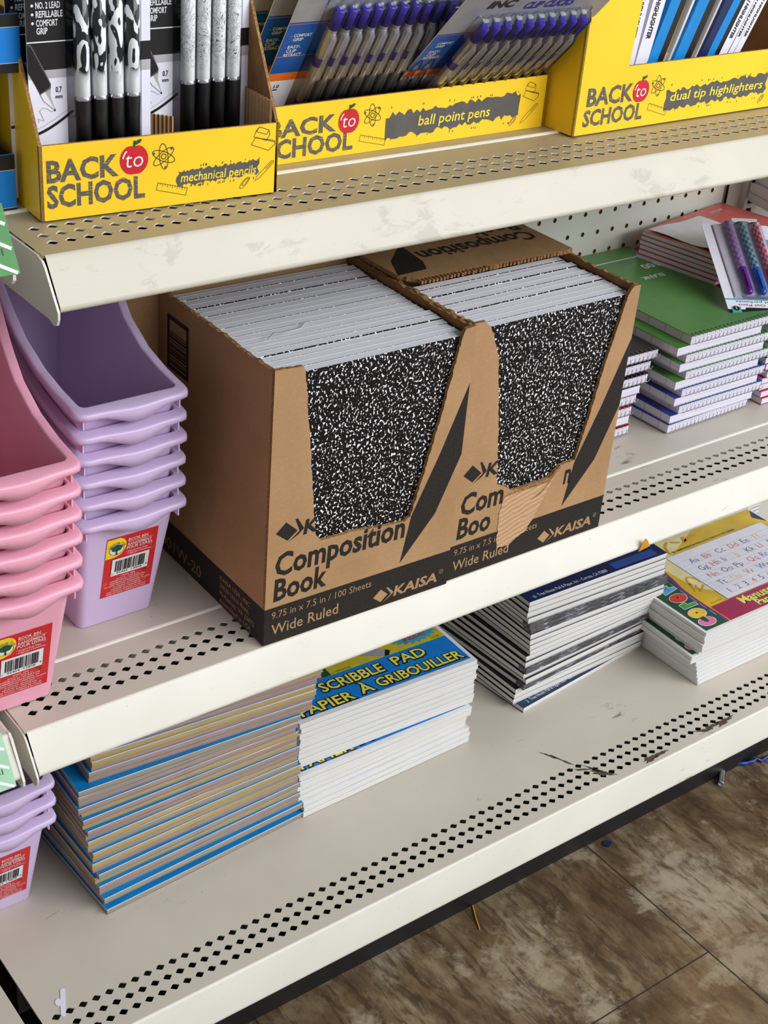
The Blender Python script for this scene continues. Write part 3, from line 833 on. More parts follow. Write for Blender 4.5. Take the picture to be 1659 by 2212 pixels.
for i in range(9):
    o = dup(protos[2 if i < 3 else R.choice((0, 2))], '%s set-back blue pad on the wide pile, under the middle shelf' % ('lowest' if i == 0 else ORD[i]),
            (-.1275 + i * .0010 + R.uniform(-.002, .002), .0830 - i * .0008 + R.uniform(-.002, .002), ZL + (22 + i) * TB + .0004), (0, 0, math.radians(-4.2) + R.uniform(-.004, .004)))
    o['group'] = 'blue construction paper pads'
for p in protos:
    if id(p) not in USED: bpy.data.objects.remove(p)

# -- scribble pads
TSC = .00645
sp = pad_proto('scribble_pad', .2257, .2, TSC, M_pages_z, M_white)
F0 = Fr((0, 0, TSC - .0002), (1, 0, 0), (0, 1, 0)); P = Print(F0, .00008)
P.rect(.006, .006, .2215, .0535, M_blue, 1); P.rect(.072, .0535, .2215, .185, M_olive, 1)
P.poly([(.006, .0535), (.058, .0535), (.058, .185), (.006, .185)], M_blue, 1)
P.poly([(.060, .0535), (.072, .0535), (.072, .175), (.060, .175)], M_dgr, 2); P.poly([(.052, .0535), (.061, .0535), (.061, .063)], M_redcover, 3)
P.poly([(.118, .066), (.141, .0535), (.150, .062), (.112, .088)], M_silver, 2); P.poly([(.1405, .0535), (.1465, .0535), (.152, .060), (.148, .064)], M_bprint, 3)
star = []
for q in range(44):
    a = 2 * PI * q / 44; r_ = 1 if q % 2 else .78; star.append((.190 + .033 * r_ * math.cos(a), .076 + .0185 * r_ * math.sin(a)))
P.poly([(x + .0004, y - .0006) for x, y in star], M_blue, 2); P.poly(star, M_teal, 3)
P.text('INSIDE!', .190, .0650, .0062, M_redcover, 4, w=.030, bold=.02, align='C', rot=.06)
P.text('Item 100', .205, .0560, .0022, M_bprint, 2); P.text('(c) TREE HOUSE', .0735, .0550, .0024, M_bprint, 2)
for tx, x, y, h, w_ in (('SCRIBBLE', .0490, .0325, .0140, .0785), ('PAD', .1420, .0345, .0140, .0425), ('PAPIER', .0085, .0085, .0135, .0655), ('\u00c0', .0830, .0105, .0135, .0165), ('GRIBOUILLER', .1060, .0115, .0135, .1110)):
    P.text(tx, x + .0003, y - .0007, h, M_bprint, 2, w=w_, bold=.085, ref=.02); P.text(tx, x, y, h, M_bprint, 2, w=w_, bold=.085, ref=.02); P.text(tx, x, y, h, M_lime, 4, w=w_, bold=.02)
P.build('cover_print', sp)
def scr_pos(i):
    up = i >= 8
    if i < 3: return (.1065 + R.uniform(-.001, .001), .0695 + .001 * i, ZL + i * TSC, math.radians(1.2) + R.uniform(-.004, .004))
    if i < 8: return (.1015 + R.uniform(-.002, .002), .0745 + R.uniform(0, .0015), ZL + i * TSC, math.radians(1.0 - .5 * (i - 3)) + R.uniform(-.003, .003))
    return (.1085 + R.uniform(-.0012, .0012), .0865 + R.uniform(-.0012, .0012), ZL + i * TSC, math.radians(-2.2) + R.uniform(-.003, .003))
stack(17, sp, .2257, scr_pos, lambda i: 'scribble pad with yellow lettering on blue cover, top of its pile' if i == 16 else '%s scribble pad counting up in the white-edged pile' % ('bottom' if i == 0 else ORD[i]), 'scribble pads', 'pad', USED)

# -- black and white composition books lying flat
TCp = .0070
def flat_book(spine_front, mat):
    r = thing('composition_book', '', 'notebook')
    p = MB(); p.box(.0006, .2165, .0004, .25, .0006, TCp - .0006, M_pages_z, front=M_pages_z); p.build('page_block', r)
    c = MB(); c.box(0, .217, 0, .25, TCp - .0007, TCp - .0001, M_black if mat is None else mat, front=M_white); c.build('front_cover', r)
    c = MB(); c.box(0, .217, 0, .25, 0, .0006, M_black, front=M_white); c.build('back_cover', r)
    if spine_front: c = MB(); c.box(-.0001, .2171, -.0008, .012, -.0001, TCp, M_film); c.build('spine_tape', r)
    return r
fb = [flat_book(False, None), flat_book(True, None), flat_book(False, M_navy)]
kinds = [2, 0, 0, 0, 1, 0, 0, 1, 0, 0, 0, 0, 0, 0, 1, 1, 0, 0, 0, 2]
Pn = Print(Fr((0, 0, TCp - .0001), (1, 0, 0), (0, 1, 0)), .0001)
Pn.text('Tree House Pad & Paper, Inc. - Corona, CA 92880', .018, .0045, .0052, M_white, 2, w=.106); Pn.rect(.135, .0035, .205, .016, plain('mid_blue_panel', (44, 78, 150), .35), 3); Pn.ell(.009, .0065, .003, .0022, M_dgr, 2); Pn.ell(.0125, .0062, .0022, .0030, M_teal, 2)
for i in range(20):
    k = i / 19; src = fb[kinds[i]]
    x = lerp(.4205, .4255, k) + R.uniform(-.0022, .0022); y = lerp(.082, .1018, k) + R.uniform(-.0015, .0015); a = math.radians(lerp(5.0, -1.6, min(1, k * 1.3))) + R.uniform(-.006, .006)
    if i == 0: x, y, a = .4195, .0795, math.radians(5.7)
    if 1 <= i <= 3: x, y, a = .4120 + .0008 * i, .0915, math.radians(1.5) + R.uniform(-.004, .004)
    if 10 <= i <= 14: x += .004
    lab = {0: 'navy-edged composition book sticking out at the bottom of the black pile', 19: 'composition book with navy cover strip on top of the black pile'}.get(i, '%s flat composition book counting up in the black and white pile' % ORD[i])
    if id(src) not in USED: USED.add(id(src)); o = src; o.location = (x, y, ZL + i * TCp); o.rotation_euler = (0, 0, a); o['label'] = lab
    else: o = dup(src, lab, (x, y, ZL + i * TCp), (0, 0, a))
    o['group'] = 'flat composition books'
    if i == 0: Pn0 = Pn.build('cover_print', o)
    if i == 19: c_ = Pn0.copy(); COL.objects.link(c_); c_.parent = o

# -- manuscript pads
TM = .0057
mp = pad_proto('handwriting_pad', .275, .178, TM, M_pages_z, M_white)
P = Print(Fr((0, 0, TM - .0002), (1, 0, 0), (0, 1, 0)), .00006)
P.rect(.0035, .0035, .2715, .1745, M_gold, 1)
P.poly([(.056, .174), (.16, .174), (.085, .140), (.085, .05), (.0625, .075), (.058, .11)], M_cream, 2)
wave = [(.0590, .1745), (.0590, .150), (.0570, .1264), (.0520, .1000), (.0475, .0825), (.0455, .0620), (.0455, .0414), (.0465, .0200), (.0460, .0035)]
P.poly([(.0035, .0035)] + [(a, b) for a, b in wave[::-1]] + [(.0035, .1745)], M_gold, 3)
P.poly([(.0035, .0035)] + [(a - .0012, b) for a, b in wave[::-1]] + [(.0035, .1745)], M_magenta, 4)
P.poly([(.0035, .0035)] + [(a - .0040, b) for a, b in wave[::-1]] + [(.0035, .1745)], M_bluecover, 5)
P.poly([(.0035, .0035)] + [(a - .0062 - .003 * math.sin(b * 30), b) for a, b in wave[::-1]] + [(.0035, .1745)], M_dgr, 6)
def blob(cx, cy, rx, ry, mat):
    P.ell(cx - .0022, cy - .0012, rx, ry, M_navy, 7); P.ell(cx, cy, rx + .0008, ry + .0008, M_white, 8); P.ell(cx, cy, rx, ry, mat, 9)
M_cpink = plain('letter_pink', (222, 120, 170), .35); M_cyel = plain('letter_yellow', (236, 196, 66), .35); M_cgrn = plain('letter_green', (74, 150, 70), .35); M_cred = plain('letter_red', (204, 62, 56), .35); M_cblu = plain('letter_blue', (86, 158, 216), .35)
blob(.0195, .0165, .0125, .0080, M_cpink); P.poly([(.0165, .0165), (.0225, .0165), (.0235, .0262), (.0150, .0262)], M_dgr, 10); P.ell(.0195, .0180, .0028, .0030, M_dgr, 11)
blob(.0215, .0345, .0125, .0090, M_cyel); P.ell(.0215, .0355, .0018, .0014, M_bprint, 10)
P.poly([(.0110, .0455), (.0370, .0455), (.0370, .0535), (.0270, .0535), (.0270, .0600), (.0110, .0560)], M_navy, 7)
P.poly([(.0130, .0470), (.0375, .0470), (.0375, .0540), (.0255, .0540), (.0255, .0600), (.0130, .0575)], M_white, 8); P.poly([(.0138, .0478), (.0367, .0478), (.0367, .0532), (.0247, .0532), (.0247, .0590), (.0138, .0568)], M_cgrn, 9)
blob(.0250, .0690, .0125, .0085, M_cred); P.ell(.0250, .0705, .0018, .0014, M_bprint, 10)
P.poly([(.0150, .0805), (.0400, .0845), (.0385, .0905), (.0320, .0915), (.0330, .0965), (.0240, .0985), (.0160, .0945)], M_white, 8); P.poly([(.0158, .0815), (.0390, .0852), (.0376, .0898), (.0310, .0908), (.0320, .0958), (.0242, .0976), (.0168, .0938)], M_cblu, 9); P.ell(.0262, .0915, .0012, .0009, M_bprint, 10)
P.poly([(.0200, .1010), (.0350, .1020), (.0350, .1090), (.0200, .1080)], M_cyel, 9)
for b in (.02, .036, .052, .068, .084, .1): P.line([(.0395, b), (.0398, b + .012)], .0006, M_lime, 8)
P.rect(.0785, .0365, .2610, .1420, M_grey, 7); P.rect(.0789, .0369, .2606, .1416, M_lwhite, 8)
for r_ in range(5):
    b = .1150 - .0177 * r_
    P.line([(.079, b), (.2605, b)], .0003, M_silver, 9); P.line([(.079, b + .0105), (.2605, b + .0105)], .0003, M_silver, 9)
    for q in range(28): P.line([(.081 + q * .0064, b + .0052), (.0842 + q * .0064, b + .0052)], .00025, M_silver, 9)
cc = {'k': M_bprint, 'r': M_cred, 'b': M_bluecover, 'y': M_cyel}
rows_ = [('Aa', 'b'), ('Bb', 'r'), ('Cc', 'k'), ('Dd', 'r'), ('Ee', 'k'), ('Ff', 'y')], [('Gg', 'k'), ('Hh', 'r'), ('Ii', 'b'), ('Jj', 'y'), ('Kk', 'k'), ('Ll', 'r'), ('Mm', 'b')], \
    [('Nn', 'r'), ('Oo', 'k'), ('Pp', 'k'), ('Qq', 'r'), ('Rr', 'b'), ('Ss', 'y')], [('Tt', 'k'), ('Uu', 'y'), ('Vv', 'r'), ('Ww', 'b'), ('Xx', 'k')], [('1', 'k'), ('2', 'r'), ('3', 'k'), ('4', 'r'), ('5', 'k'), ('6', 'y')]
for r_, row in enumerate(rows_):
    x = .100 - .0015 * r_ if r_ < 4 else .0945
    for tx, c in row:
        P.text(tx, x, .1150 - .0177 * r_ + .0004, .0094, cc[c], 10, bold=-.012); x += (.0245 if r_ < 4 else .0145) - (.0025 if r_ == 1 else 0)
P.rect(.0470, .0035, .2715, .0355, M_magenta, 7)
for tx, x, y, h in (('Manuscript', .0885, .0195, .0130), ('Paper', .1040, .0072, .0110)):
    P.text(tx, x + .0008, y - .0008, h, M_bprint, 8, bold=.05, ref=.03); P.text(tx, x, y, h, M_lime, 9, bold=.03)
P.ring(.1120, .1430, .0200, .0250, .0036, M_goldline, 7, 0, 20, PI * .55, PI * .98); P.line([(.113, .166), (.124, .160)], .003, M_goldline, 7); P.poly([(.128, .158), (.136, .158), (.140, .168), (.134, .168)], M_goldline, 7); P.ring(.150, .150, .022, .014, .003, M_goldline, 7, 0, 16, PI * .4, PI * .85)
P.ring(.0700, .0830, .0080, .0130, .0024, M_goldline, 7, 0, 18, -.2, PI * 1.1); P.line([(.062, .085), (.056, .070), (.066, .078), (.062, .066), (.076, .074)], .0024, M_goldline, 7)
P.text('RECOMMENDED FOR PRESCHOOL THROUGH 2ND GRADE', .0960, .1455, .0030, M_dgr, 7, w=.118, bold=.015); P.text('(c) Tree House', .0530, .0400, .0020, M_bprint, 7)
P.poly([(.2600, .1560), (.2715, .1400), (.2715, .1700)], M_navy, 7)
P.build('cover_print', mp)
def man_pos(i):
    dx, dy, a = (0.0, 0, 0)
    if i < 6: dx, dy, a = .0085 - .0012 * i, .0008 * i, .002
    elif i < 8: dx, dy, a = -.0075 + R.uniform(-.001, .001), .005, -.022 - .014 * (i - 6)
    elif i < 9: dx, dy, a = .0030, .0045, -.03
    else: dx, dy, a = .0018 + R.uniform(-.002, .001), .0, -.006
    return (.6285 + dx + R.uniform(-.0005, .0005), .0080 + dy, ZL + i * TM, a)
stack(14, mp, .275, man_pos, lambda i: 'handwriting pad with gold, green and magenta alphabet cover, top of its pile' if i == 13 else '%s handwriting pad counting up in the cream-edged pile' % ('bottom' if i == 0 else ORD[i]), 'handwriting pads', 'pad', USED)
# pile of pads at the very back right of the lowest shelf
bk = pad_proto('paper_pad', .16, .06, .006, M_pages_z, M_lgrey)
stack(12, bk, .16, lambda i: (.80 + R.uniform(-.001, .001), .2, ZL + i * .006, 0), lambda i: '%s plain pad counting up in the grey pile behind the handwriting pads' % ('bottom' if i == 0 else ORD[i]), 'plain pads', 'pad', USED)
# torn scrap of tan card poking up
s_ = MB(); s_.prism([(-.006, 0), (.010, .002), (.004, .0115), (.0005, .0135)], Fr((.448, -.0215, -.0305), (1, 0, .0), (0, 0, 1)), 0, .0006, M_goldline)
tag(s_.build('card_scrap'), 'small torn tan card scrap stuck on the middle shelf lip', 'paper scrap')

# ================================================================== SPIRAL NOTEBOOKS ON THE MIDDLE SHELF
SW, SD, ST = .142, .238, .0104
def coil_mesh(y, sgn):
    c = MB(); pts = []; n = int(SW / .0066); r_ = .0064
    for i in range(n * 14 + 1):
        a = 2 * PI * i / 14; pts.append((.0028 + .0066 * i / 14, y - sgn * r_ * math.cos(a), ST / 2 + r_ * math.sin(a)))
    c.tube(pts, .00042, M_wire, 5); return c
def spiral(cover, front):
    r = thing('spiral_notebook', '', 'notebook')
    p = MB(); p.box(.0005, SW - .0005, .0006, SD - .0006, .0006, ST - .0006, M_pages_lav)
    q = random.Random(4)
    for k in range(9):       # rule lines that print through on the side edges
        yy = SD * (.06 + .105 * k); p.box(.0002, .0006, yy, yy + .0005, .001, ST - .001, M_silver)
    p.build('page_block', r)
    c = MB(); c.box(0, SW, 0, SD, ST - .0006, ST, cover); c.build('cover', r)
    c = MB(); c.box(0, SW, 0, SD, 0, .0006, M_lgrey); c.build('back_cover', r)
    h = Print(Fr((0, 0, ST), (1, 0, 0), (0, 1, 0)), .0001)
    yy = .0052 if front else SD - .0052
    for k in range(21): h.rect(.0046 + k * .0066, yy - .0012, .0074 + k * .0066, yy + .0012, M_bprint, 1)
    h.build('punched_holes', r)
    coil_mesh(.0028 if front else SD - .0028, 1 if front else -1).build('wire_coil', r)
    return r
pc = {}
def sp_place(cover, front, loc, yaw, label, group):
    k = (cover.name, front)
    if k not in pc: pc[k] = spiral(cover, front); o = pc[k]; o.location = loc; o.rotation_euler = (0, 0, yaw); o['label'] = label
    else: o = dup(pc[k], label, loc, (0, 0, yaw))
    o['group'] = group; return o
gx = [.6119, .6137, .6248, .6159, .6242, .6115, .625, .613, .6195, .6040, .6220]
gc = [M_bluecover] * 5 + [M_green] * 6
for i in range(11):
    o = sp_place(gc[i], i % 2 == 0, (gx[i], .1075 if i % 2 == 0 else .1085, .0033 + i * (ST + .0003)), R.uniform(-.004, .004) if i else .03,
             ('bottom' if i == 0 else 'top' if i == 10 else ORD[i]) + ' %s spiral notebook of the green and blue pile' % ('blue' if i < 5 else 'green') + ('' if i in (0, 10) else ', counting up'), 'spiral notebooks in the green and blue pile')
    if i == 10:
        Q = Print(Fr((SW, SD, ST), (-1, 0, 0), (0, -1, 0)), .0001)
        Q.text('100', .012, .055, .0120, M_white, 2, w=.026, bold=.03); Q.text('SHEETS', .040, .050, .004, M_lgrey, 2); Q.text('BLANK', .030, .085, .008, M_white, 2, bold=.02); Q.rect(.010, .030, .095, .0325, M_white, 2)
        Q.build('cover_print', o)
kx = [.572, .570, .571, .577, .580, .588, .592, .598]
kz = [.0033, .0165, .0275, .0405, .0515, .0640, .0780, .0920]
kc = [M_redcover, M_redcover, M_redcover, M_redcover, M_blkcover, M_blkcover, M_blkcover, M_blkcover]
kf = [True, False, True, True, False, True, True, True]
for i in range(8):
    sp_place(kc[i], kf[i], (kx[i] - SW, .131, kz[i]), R.uniform(-.01, .01), ('bottom' if i == 0 else 'top' if i == 7 else ORD[i]) + ' %s spiral notebook of the pile behind the right carton' % ('red' if i < 4 else 'black'), 'spiral notebooks behind the right carton')

# red wide-ruled notebooks at the back right: a front pile, and thinner ones lying askew over it and the green notebook
def red_book(w, dp, t, cov):
    r = thing('exercise_book', '', 'notebook', group='red exercise books')
    p = MB(); p.box(.0005, w - .0005, .0005, dp - .0005, .0005, t - .0005, M_pages_lav); p.build('page_block', r)
    c = MB(); c.box(0, w, 0, dp, t - .0005, t, cov); c.build('front_cover', r)
    c = MB(); c.box(0, w, 0, dp, 0, .0005, M_redcover); c.build('back_cover', r)
    return r
rb = red_book(.2, .238, .0085, M_redcover)
for i in range(13):
    lab = '%s red exercise book counting up in the pile at the right edge' % ('bottom' if i == 0 else ORD[i])
    loc = (.771 + R.uniform(-.003, .003), .108 + R.uniform(-.002, .002), .0018 + i * .0088); a = R.uniform(-.012, .012)
    if i == 0: rb['label'] = lab; rb.location = loc; rb.rotation_euler = (0, 0, a)
    else: dup(rb, lab, loc, (0, 0, a))
AR = math.radians(10.0); RT = .0056
RD = .115
rt = red_book(.185, RD, RT, M_coral)
for i in range(6):
    bx, by = .7455 + R.uniform(-.0012, .0012) + .0008 * i, .3150 + R.uniform(-.0012, .0012)
    loc = (bx + math.sin(AR) * RD, by - math.cos(AR) * RD, .1198 + i * (RT + .0001))
    lab = 'coral exercise book on top, against the pegboard' if i == 5 else '%s askew exercise book counting up, against the pegboard behind the pen pack' % ('lowest' if i == 0 else ORD[i])
    if i == 0: o = rt; o['label'] = lab; o.location = loc; o.rotation_euler = (0, 0, AR)
    else: o = dup(rt, lab, loc, (0, 0, AR + R.uniform(-.008, .008)))
    if i == 5:
        Q = Print(Fr((0, 0, RT), (1, 0, 0), (0, 1, 0)), .0001)
        Q.poly([(.105, .050), (.125, .030), (.165, .050), (.140, .073)], M_white, 1); Q.text('100', .125, .046, .010, M_bprint, 2, bold=.03); Q.text('unruled', .135, .098, .006, M_white, 1)
        Q.build('cover_print', o)
TOPR = o.location.copy()
pg = MB(); rows = []
for i in range(9):
    rows.append([(.004 + .0125 * i + .004 * (j / 8), .110 - .0125 * j - .010 * (i / 8), RT + .0008 + .0010 * math.sin(i * .9 + j) + .0010 + (.0018 if j > 6 else 0)) for j in range(9)])
pg.grid(rows, M_white); pg.grid([[(x, y, z - .0004) for x, y, z in r][::-1] for r in rows], M_white)
o = tag(pg.build('loose_page'), 'loose wavy white page over the left half of the exercise books', 'paper'); o.location = TOPR; o.rotation_euler = (0, 0, AR)
wp = pad_proto('paper_pad', .16, .075, .012, M_pages_z, M_lwhite)
stack(5, wp, .16, lambda i: (.948 + (.008 if i > 1 else 0), .262, .1560 + i * .0121, -.25), lambda i: '%s thick white pad counting up at the right edge, above the red books' % ('bottom' if i == 0 else ORD[i]), 'thick white pads', 'pad', USED)

# gel pens in a blister pack leaning from the red books onto the green notebook
gp = thing('gel_pen_pack', 'blister pack of three patterned gel pens leaning on the green notebook', 'pen pack')
X_ = Vector((.92, -.38, -.06)).normalized(); Y_ = Vector((.39, .77, .50)); Y_ = (Y_ - X_ * Y_.dot(X_)).normalized(); Z_ = X_.cross(Y_)
gp.matrix_world = Matrix(((X_.x, Y_.x, Z_.x, .7140), (X_.y, Y_.y, Z_.y, .1350), (X_.z, Y_.z, Z_.z, .1205), (0, 0, 0, 1)))
def rr2(x0, y0, x1, y1, r, n=5):
    out = []
    for cx, cy, t0 in ((x1 - r, y0 + r, -PI / 2), (x1 - r, y1 - r, 0), (x0 + r, y1 - r, PI / 2), (x0 + r, y0 + r, PI)):
        for i in range(n + 1): a = t0 + PI / 2 * i / n; out.append((cx + r * math.cos(a), cy + r * math.sin(a)))
    return out
FG = Fr((0, 0, 0), (1, 0, 0), (0, 1, 0))
c = MB(); c.prism(rr2(0, 0, .092, .132, .006), FG, 0, .0006, M_lwhite); c.build('backing_card', gp)
P = Print(Fr((0, 0, .0006), (1, 0, 0), (0, 1, 0)), .0001)
P.rect(.0, .0185, .092, .0205, M_teal, 1); P.poly([(0, 0), (.092, 0), (.092, .008), (.024, .008), (.022, .005), (.0, .005)], M_bprint, 1); P.rect(.005, -.0005, .017, .009, M_teal, 2); P.ell(.0108, .0065, .0042, .0034, M_bprint, 3); P.text('3', .0108, .0052, .0034, M_yprint, 4, align='C', bold=.02)
P.fr = Fr((.085, .0175, .0006), (-1, 0, 0), (0, -1, 0)); P.text('Scented Gel Pens', 0, .0048, .0028, M_bprint, 2, w=.070); P.text('stylos gel parfum\u00e9s', 0, .0002, .0028, M_bprint, 2, w=.072)
P.fr = Fr((0, 0, .0006), (1, 0, 0), (0, 1, 0)); P.rect(.080, .060, .092, .110, M_teal, 2)
P.build('card_print', gp)
def m_pat(name, a, b):
    t = NT(name); v = t.node('ShaderNodeTexChecker'); t.link(t.coord(), v.inputs[0]); v.inputs['Scale'].default_value = 230; v.inputs[1].default_value = lin(a); v.inputs[2].default_value = lin(b)
    t.col(v.outputs[0]); return t.set(.3, .5)
for j, (x, body, pat) in enumerate(((.031, plain('violet_pen', (104, 40, 150), .25), m_pat('violet_pattern', (178, 150, 196), (150, 110, 176))), (.049, plain('blue_pen', (24, 100, 200), .25), m_pat('blue_green_pattern', (150, 190, 170), (60, 110, 170))), (.067, plain('pink_pen', (214, 30, 92), .25), m_pat('pink_pattern', (222, 150, 160), (176, 70, 100))))):
    p = MB(); p.tube([(x, .060, .0062), (x, .126, .0062), (x, .1275, .0062)], [.0046, .0046, .003], pat, 12); o = p.build('pen', gp)
    g = MB(); g.tube([(x, .0235, .0062), (x, .026, .0064), (x, .031, .0064), (x, .036, .0062), (x, .0605, .0062)], [.0022, .0044, .0046, .0036, .0048], body, 12); g.build('cap', o)
    g = MB(); g.box(x - .0018, x + .0018, .030, .056, .0105, .0118, body); g.build('clip', o)
b = MB()
prof = [(.012, .0007), (.016, .0035), (.024, .005), (.0262, .0112), (.0358, .0112), (.040, .009), (.0442, .0112), (.0538, .0112), (.058, .009), (.0622, .0112), (.0718, .0112), (.074, .005), (.080, .0035), (.083, .0007)]
b.grid([[(x, y, z if 0 < i < 3 else .0007) for x, z in prof] for i, y in enumerate((.0205, .0225, .1275, .129))], M_clear, False)
b.build('blister', gp)

# ================================================================== YELLOW TRAYS ON THE TOP SHELF
ZT = .4014
def brush(P, x0, x1, y0, y1, L, seed):
    q = random.Random(seed); n = 46; top_, bot_ = [], []
    for i in range(n + 1):
        k = i / n; x = x0 + (x1 - x0) * k; m = (y1 - y0) * .12
        top_.append((x + q.uniform(-.0004, .0004), y1 - m * (1 - k) * 1.6 + q.uniform(-m, m * .5))); bot_.append((x + q.uniform(-.0004, .0004), y0 + m * k * 1.6 + q.uniform(-m * .5, m)))
    le = [(x0 + q.uniform(-.002, .002), y0 + (y1 - y0) * t) for t in (.3, .5, .7)]; re = [(x1 + q.uniform(-.002, .002), y0 + (y1 - y0) * t) for t in (.75, .55, .3)]
    P.poly(bot_ + re[::-1] + top_[::-1] + le[::-1], M_grey, L)
    for i in range(26):
        x = q.uniform(x0, x1); s_ = q.choice((-1, 1)); y = (y1 if s_ > 0 else y0) + s_ * q.uniform(0, .0006); a = q.uniform(.0004, .0011)
        P.poly([(x, y - .0008), (x + a, y - .0008), (x + a * .8 + .0003, y + .0008), (x + .0003, y + .0008)], M_grey, L)
def school_print(P, B, S, ap, ar, atom, ar2, ruler, sw, txt, tx, stap=None, pen=None, clip=None):
    P.text('BACK', B[0], B[1], B[2], M_chalk, 1, w=B[3], bold=.034); P.text('SCHOOL', S[0], S[1], S[2], M_chalk, 1, w=S[3], bold=.034)
    P.ell(ap[0], ap[1], ar, ar * 1.02, M_red, 2, 30, 0, lambda t: 1 - .13 * math.exp(-((t - PI / 2) * 3) ** 2) - .08 * math.exp(-((t - 3 * PI / 2) * 3.5) ** 2))
    P.line([(ap[0], ap[1] + ar * .8), (ap[0] + ar * .05, ap[1] + ar * 1.25)], ar * .14, M_dgreen, 3); P.ell(ap[0] + ar * .28, ap[1] + ar * 1.15, ar * .30, ar * .12, M_dgreen, 3, 12, .5)
    P.text('to', ap[0] - ar * .05, ap[1] - ar * .48, ar * 1.05, M_white, 4, align='C', bold=-.005, shear=.12); P.ring(ap[0], ap[1], ar * .8, ar * .78, ar * .1, M_white, 3, 0, 8, PI * .72, PI * .95)
    for k in range(3): P.ring(atom[0], atom[1], ar2, ar2 * .36, ar2 * .07, M_line, 1, PI / 2 + k * PI / 3 + .1, 22)
    P.ring(atom[0], atom[1], ar2 * .2, ar2 * .2, ar2 * .08, M_line, 1, 0, 12)
    for k in range(3): P.ell(atom[0] + ar2 * .86 * math.cos(.7 + k * 2.1), atom[1] + ar2 * .86 * math.sin(.7 + k * 2.1), ar2 * .1, ar2 * .1, M_grey, 2, 10)
    (rx, ry), (rx2, ry2), rw = ruler; d = Vector((rx2 - rx, ry2 - ry)); n = Vector((-d.y, d.x)).normalized() * rw
    a, b = Vector((rx, ry)), Vector((rx2, ry2))
    P.line([a, b, b + n, a + n], .0004, M_line, 1, True)
    for k in range(1, 12): c_ = a + n + d * (k / 12); P.line([c_, c_ - n * (.25 if k % 2 else .42)], .0003, M_line, 1)
    brush(P, *sw, 1, len(txt)); P.text(txt, tx[0], tx[1], tx[2], M_yprint, 3, w=tx[3], bold=.012, shear=.12)
    if stap:
        x, y, s_ = stap
        for q in ([(0, 0), (1.1, -.42), (1.5, -.1), (1.45, .12), (.25, .36)], [(.15, .42), (.95, .16), (1.15, .45), (1.1, .72), (.5, .95), (.28, .75)], [(.3, .38), (1.5, .02)], [(.5, .95), (1.1, .72), (.95, .5), (.3, .7)]):
            P.line([(x + a * s_, y + b * s_) for a, b in q], .00045, M_line, 1, True)
    if pen:
        (x, y), (x2, y2) = pen; d = Vector((x2 - x, y2 - y)); n = Vector((-d.y, d.x)) * .06; a = Vector((x, y))
        P.line([a, a + d * .18 + n, a + d * .95 + n, a + d, a + d * .95 - n, a + d * .18 - n], .0004, M_line, 1, True); P.line([a + d * .6, a + d * .95], .0005, M_line, 1)
    if clip:
        x, y, s_ = clip; P.ring(x, y, s_, s_ * .35, .0004, M_line, 1, .8, 16); P.ring(x + s_ * .1, y + s_ * .12, s_ * .65, s_ * .2, .0004, M_line, 1, .8, 16)
def tray(label, loc, yaw, w, d, h, hb, post=None, front_poly=None, side_slope=None):
    """cardboard display tray: low printed front, sides sloping up to a tall back"""
    t = thing('display_tray', label, 'cardboard tray', loc, (0, 0, yaw)); T_ = .0022
    F = Fr((0, 0, 0), (1, 0, 0), (0, 0, 1))
    b = MB(); b.prism(front_poly or [(0, 0), (w, 0), (w, h), (0, h)], F, -T_, 0, M_yellow, side=M_kraft_edge, back=M_kraft_in); b.build('front_panel', t)
    side = side_slope or [(.0, 0), (d, 0), (d, hb), (d * .35, hb), (.004, h + .002), (0, h)]
    b = MB(); b.prism([(-a, z) for a, z in side][::-1], Fr((0, 0, 0), (0, -1, 0), (0, 0, 1)), -T_, 0, M_yellow, side=M_kraft_edge, back=M_kraft_in); b.build('side_panel', t)
    b = MB(); b.prism(side, Fr((w, 0, 0), (0, 1, 0), (0, 0, 1)), -T_, 0, M_yellow, side=M_kraft_edge, back=M_kraft_in); b.build('side_panel', t)
    b = MB(); b.box(T_, w - T_, d - T_, d, 0, hb, M_kraft_in); b.build('back_panel', t)
    b = MB(); b.box(T_, w - T_, T_, d - T_, .0001, T_, M_kraft_in); b.build('base_panel', t)
    return t, F
# tray of mechanical pencils
tm, F = tray('yellow cardboard tray of mechanical pencil packs, nearest the left', (-.1800, .0115, ZT), math.radians(-3.6), .1750, .25, .0495, .150,
             side_slope=[(0, 0), (.25, 0), (.25, .150), (.0575, .150), (.002, .0515), (0, .0495)])
P = Print(F)
school_print(P, (.0045, .0255, .0135, .0500), (.0042, .0085, .0140, .0690), (.0655, .0345), .0102, (.0870, .0345), .0088, ((.0815, .0120), (.1035, .0060), .0050),
             (.0980, .1605, .0125, .0255), 'mechanical pencils', (.0995, .0155, .0060, .0580), (.1535, .0360, .0125), ((.1570, .0100), (.1715, .0230)), (.1490, .0095, .0050))
P.build('front_print', tm)
for x0, y0, x1, y1, zt_ in ((.1735 - .0022, .004, .1735 - .0022, .062, .064), (.082, .052, .108, .028, .052)):     # corrugated divider strips
    c = MB(); n = 24; rows = [[], []]
    for i in range(n * 2 + 1):
        k = i / (n * 2); dx, dy = x1 - x0, y1 - y0; L_ = math.hypot(dx, dy); nx, ny = -dy / L_, dx / L_; o_ = .0012 * math.sin(i * PI / 2)
        rows[0].append((x0 + dx * k + nx * o_, y0 + dy * k + ny * o_, .003)); rows[1].append((x0 + dx * k + nx * o_, y0 + dy * k + ny * o_, zt_))
    c.grid(rows, M_kraft, False)
    c.build('corrugated_divider', tm)
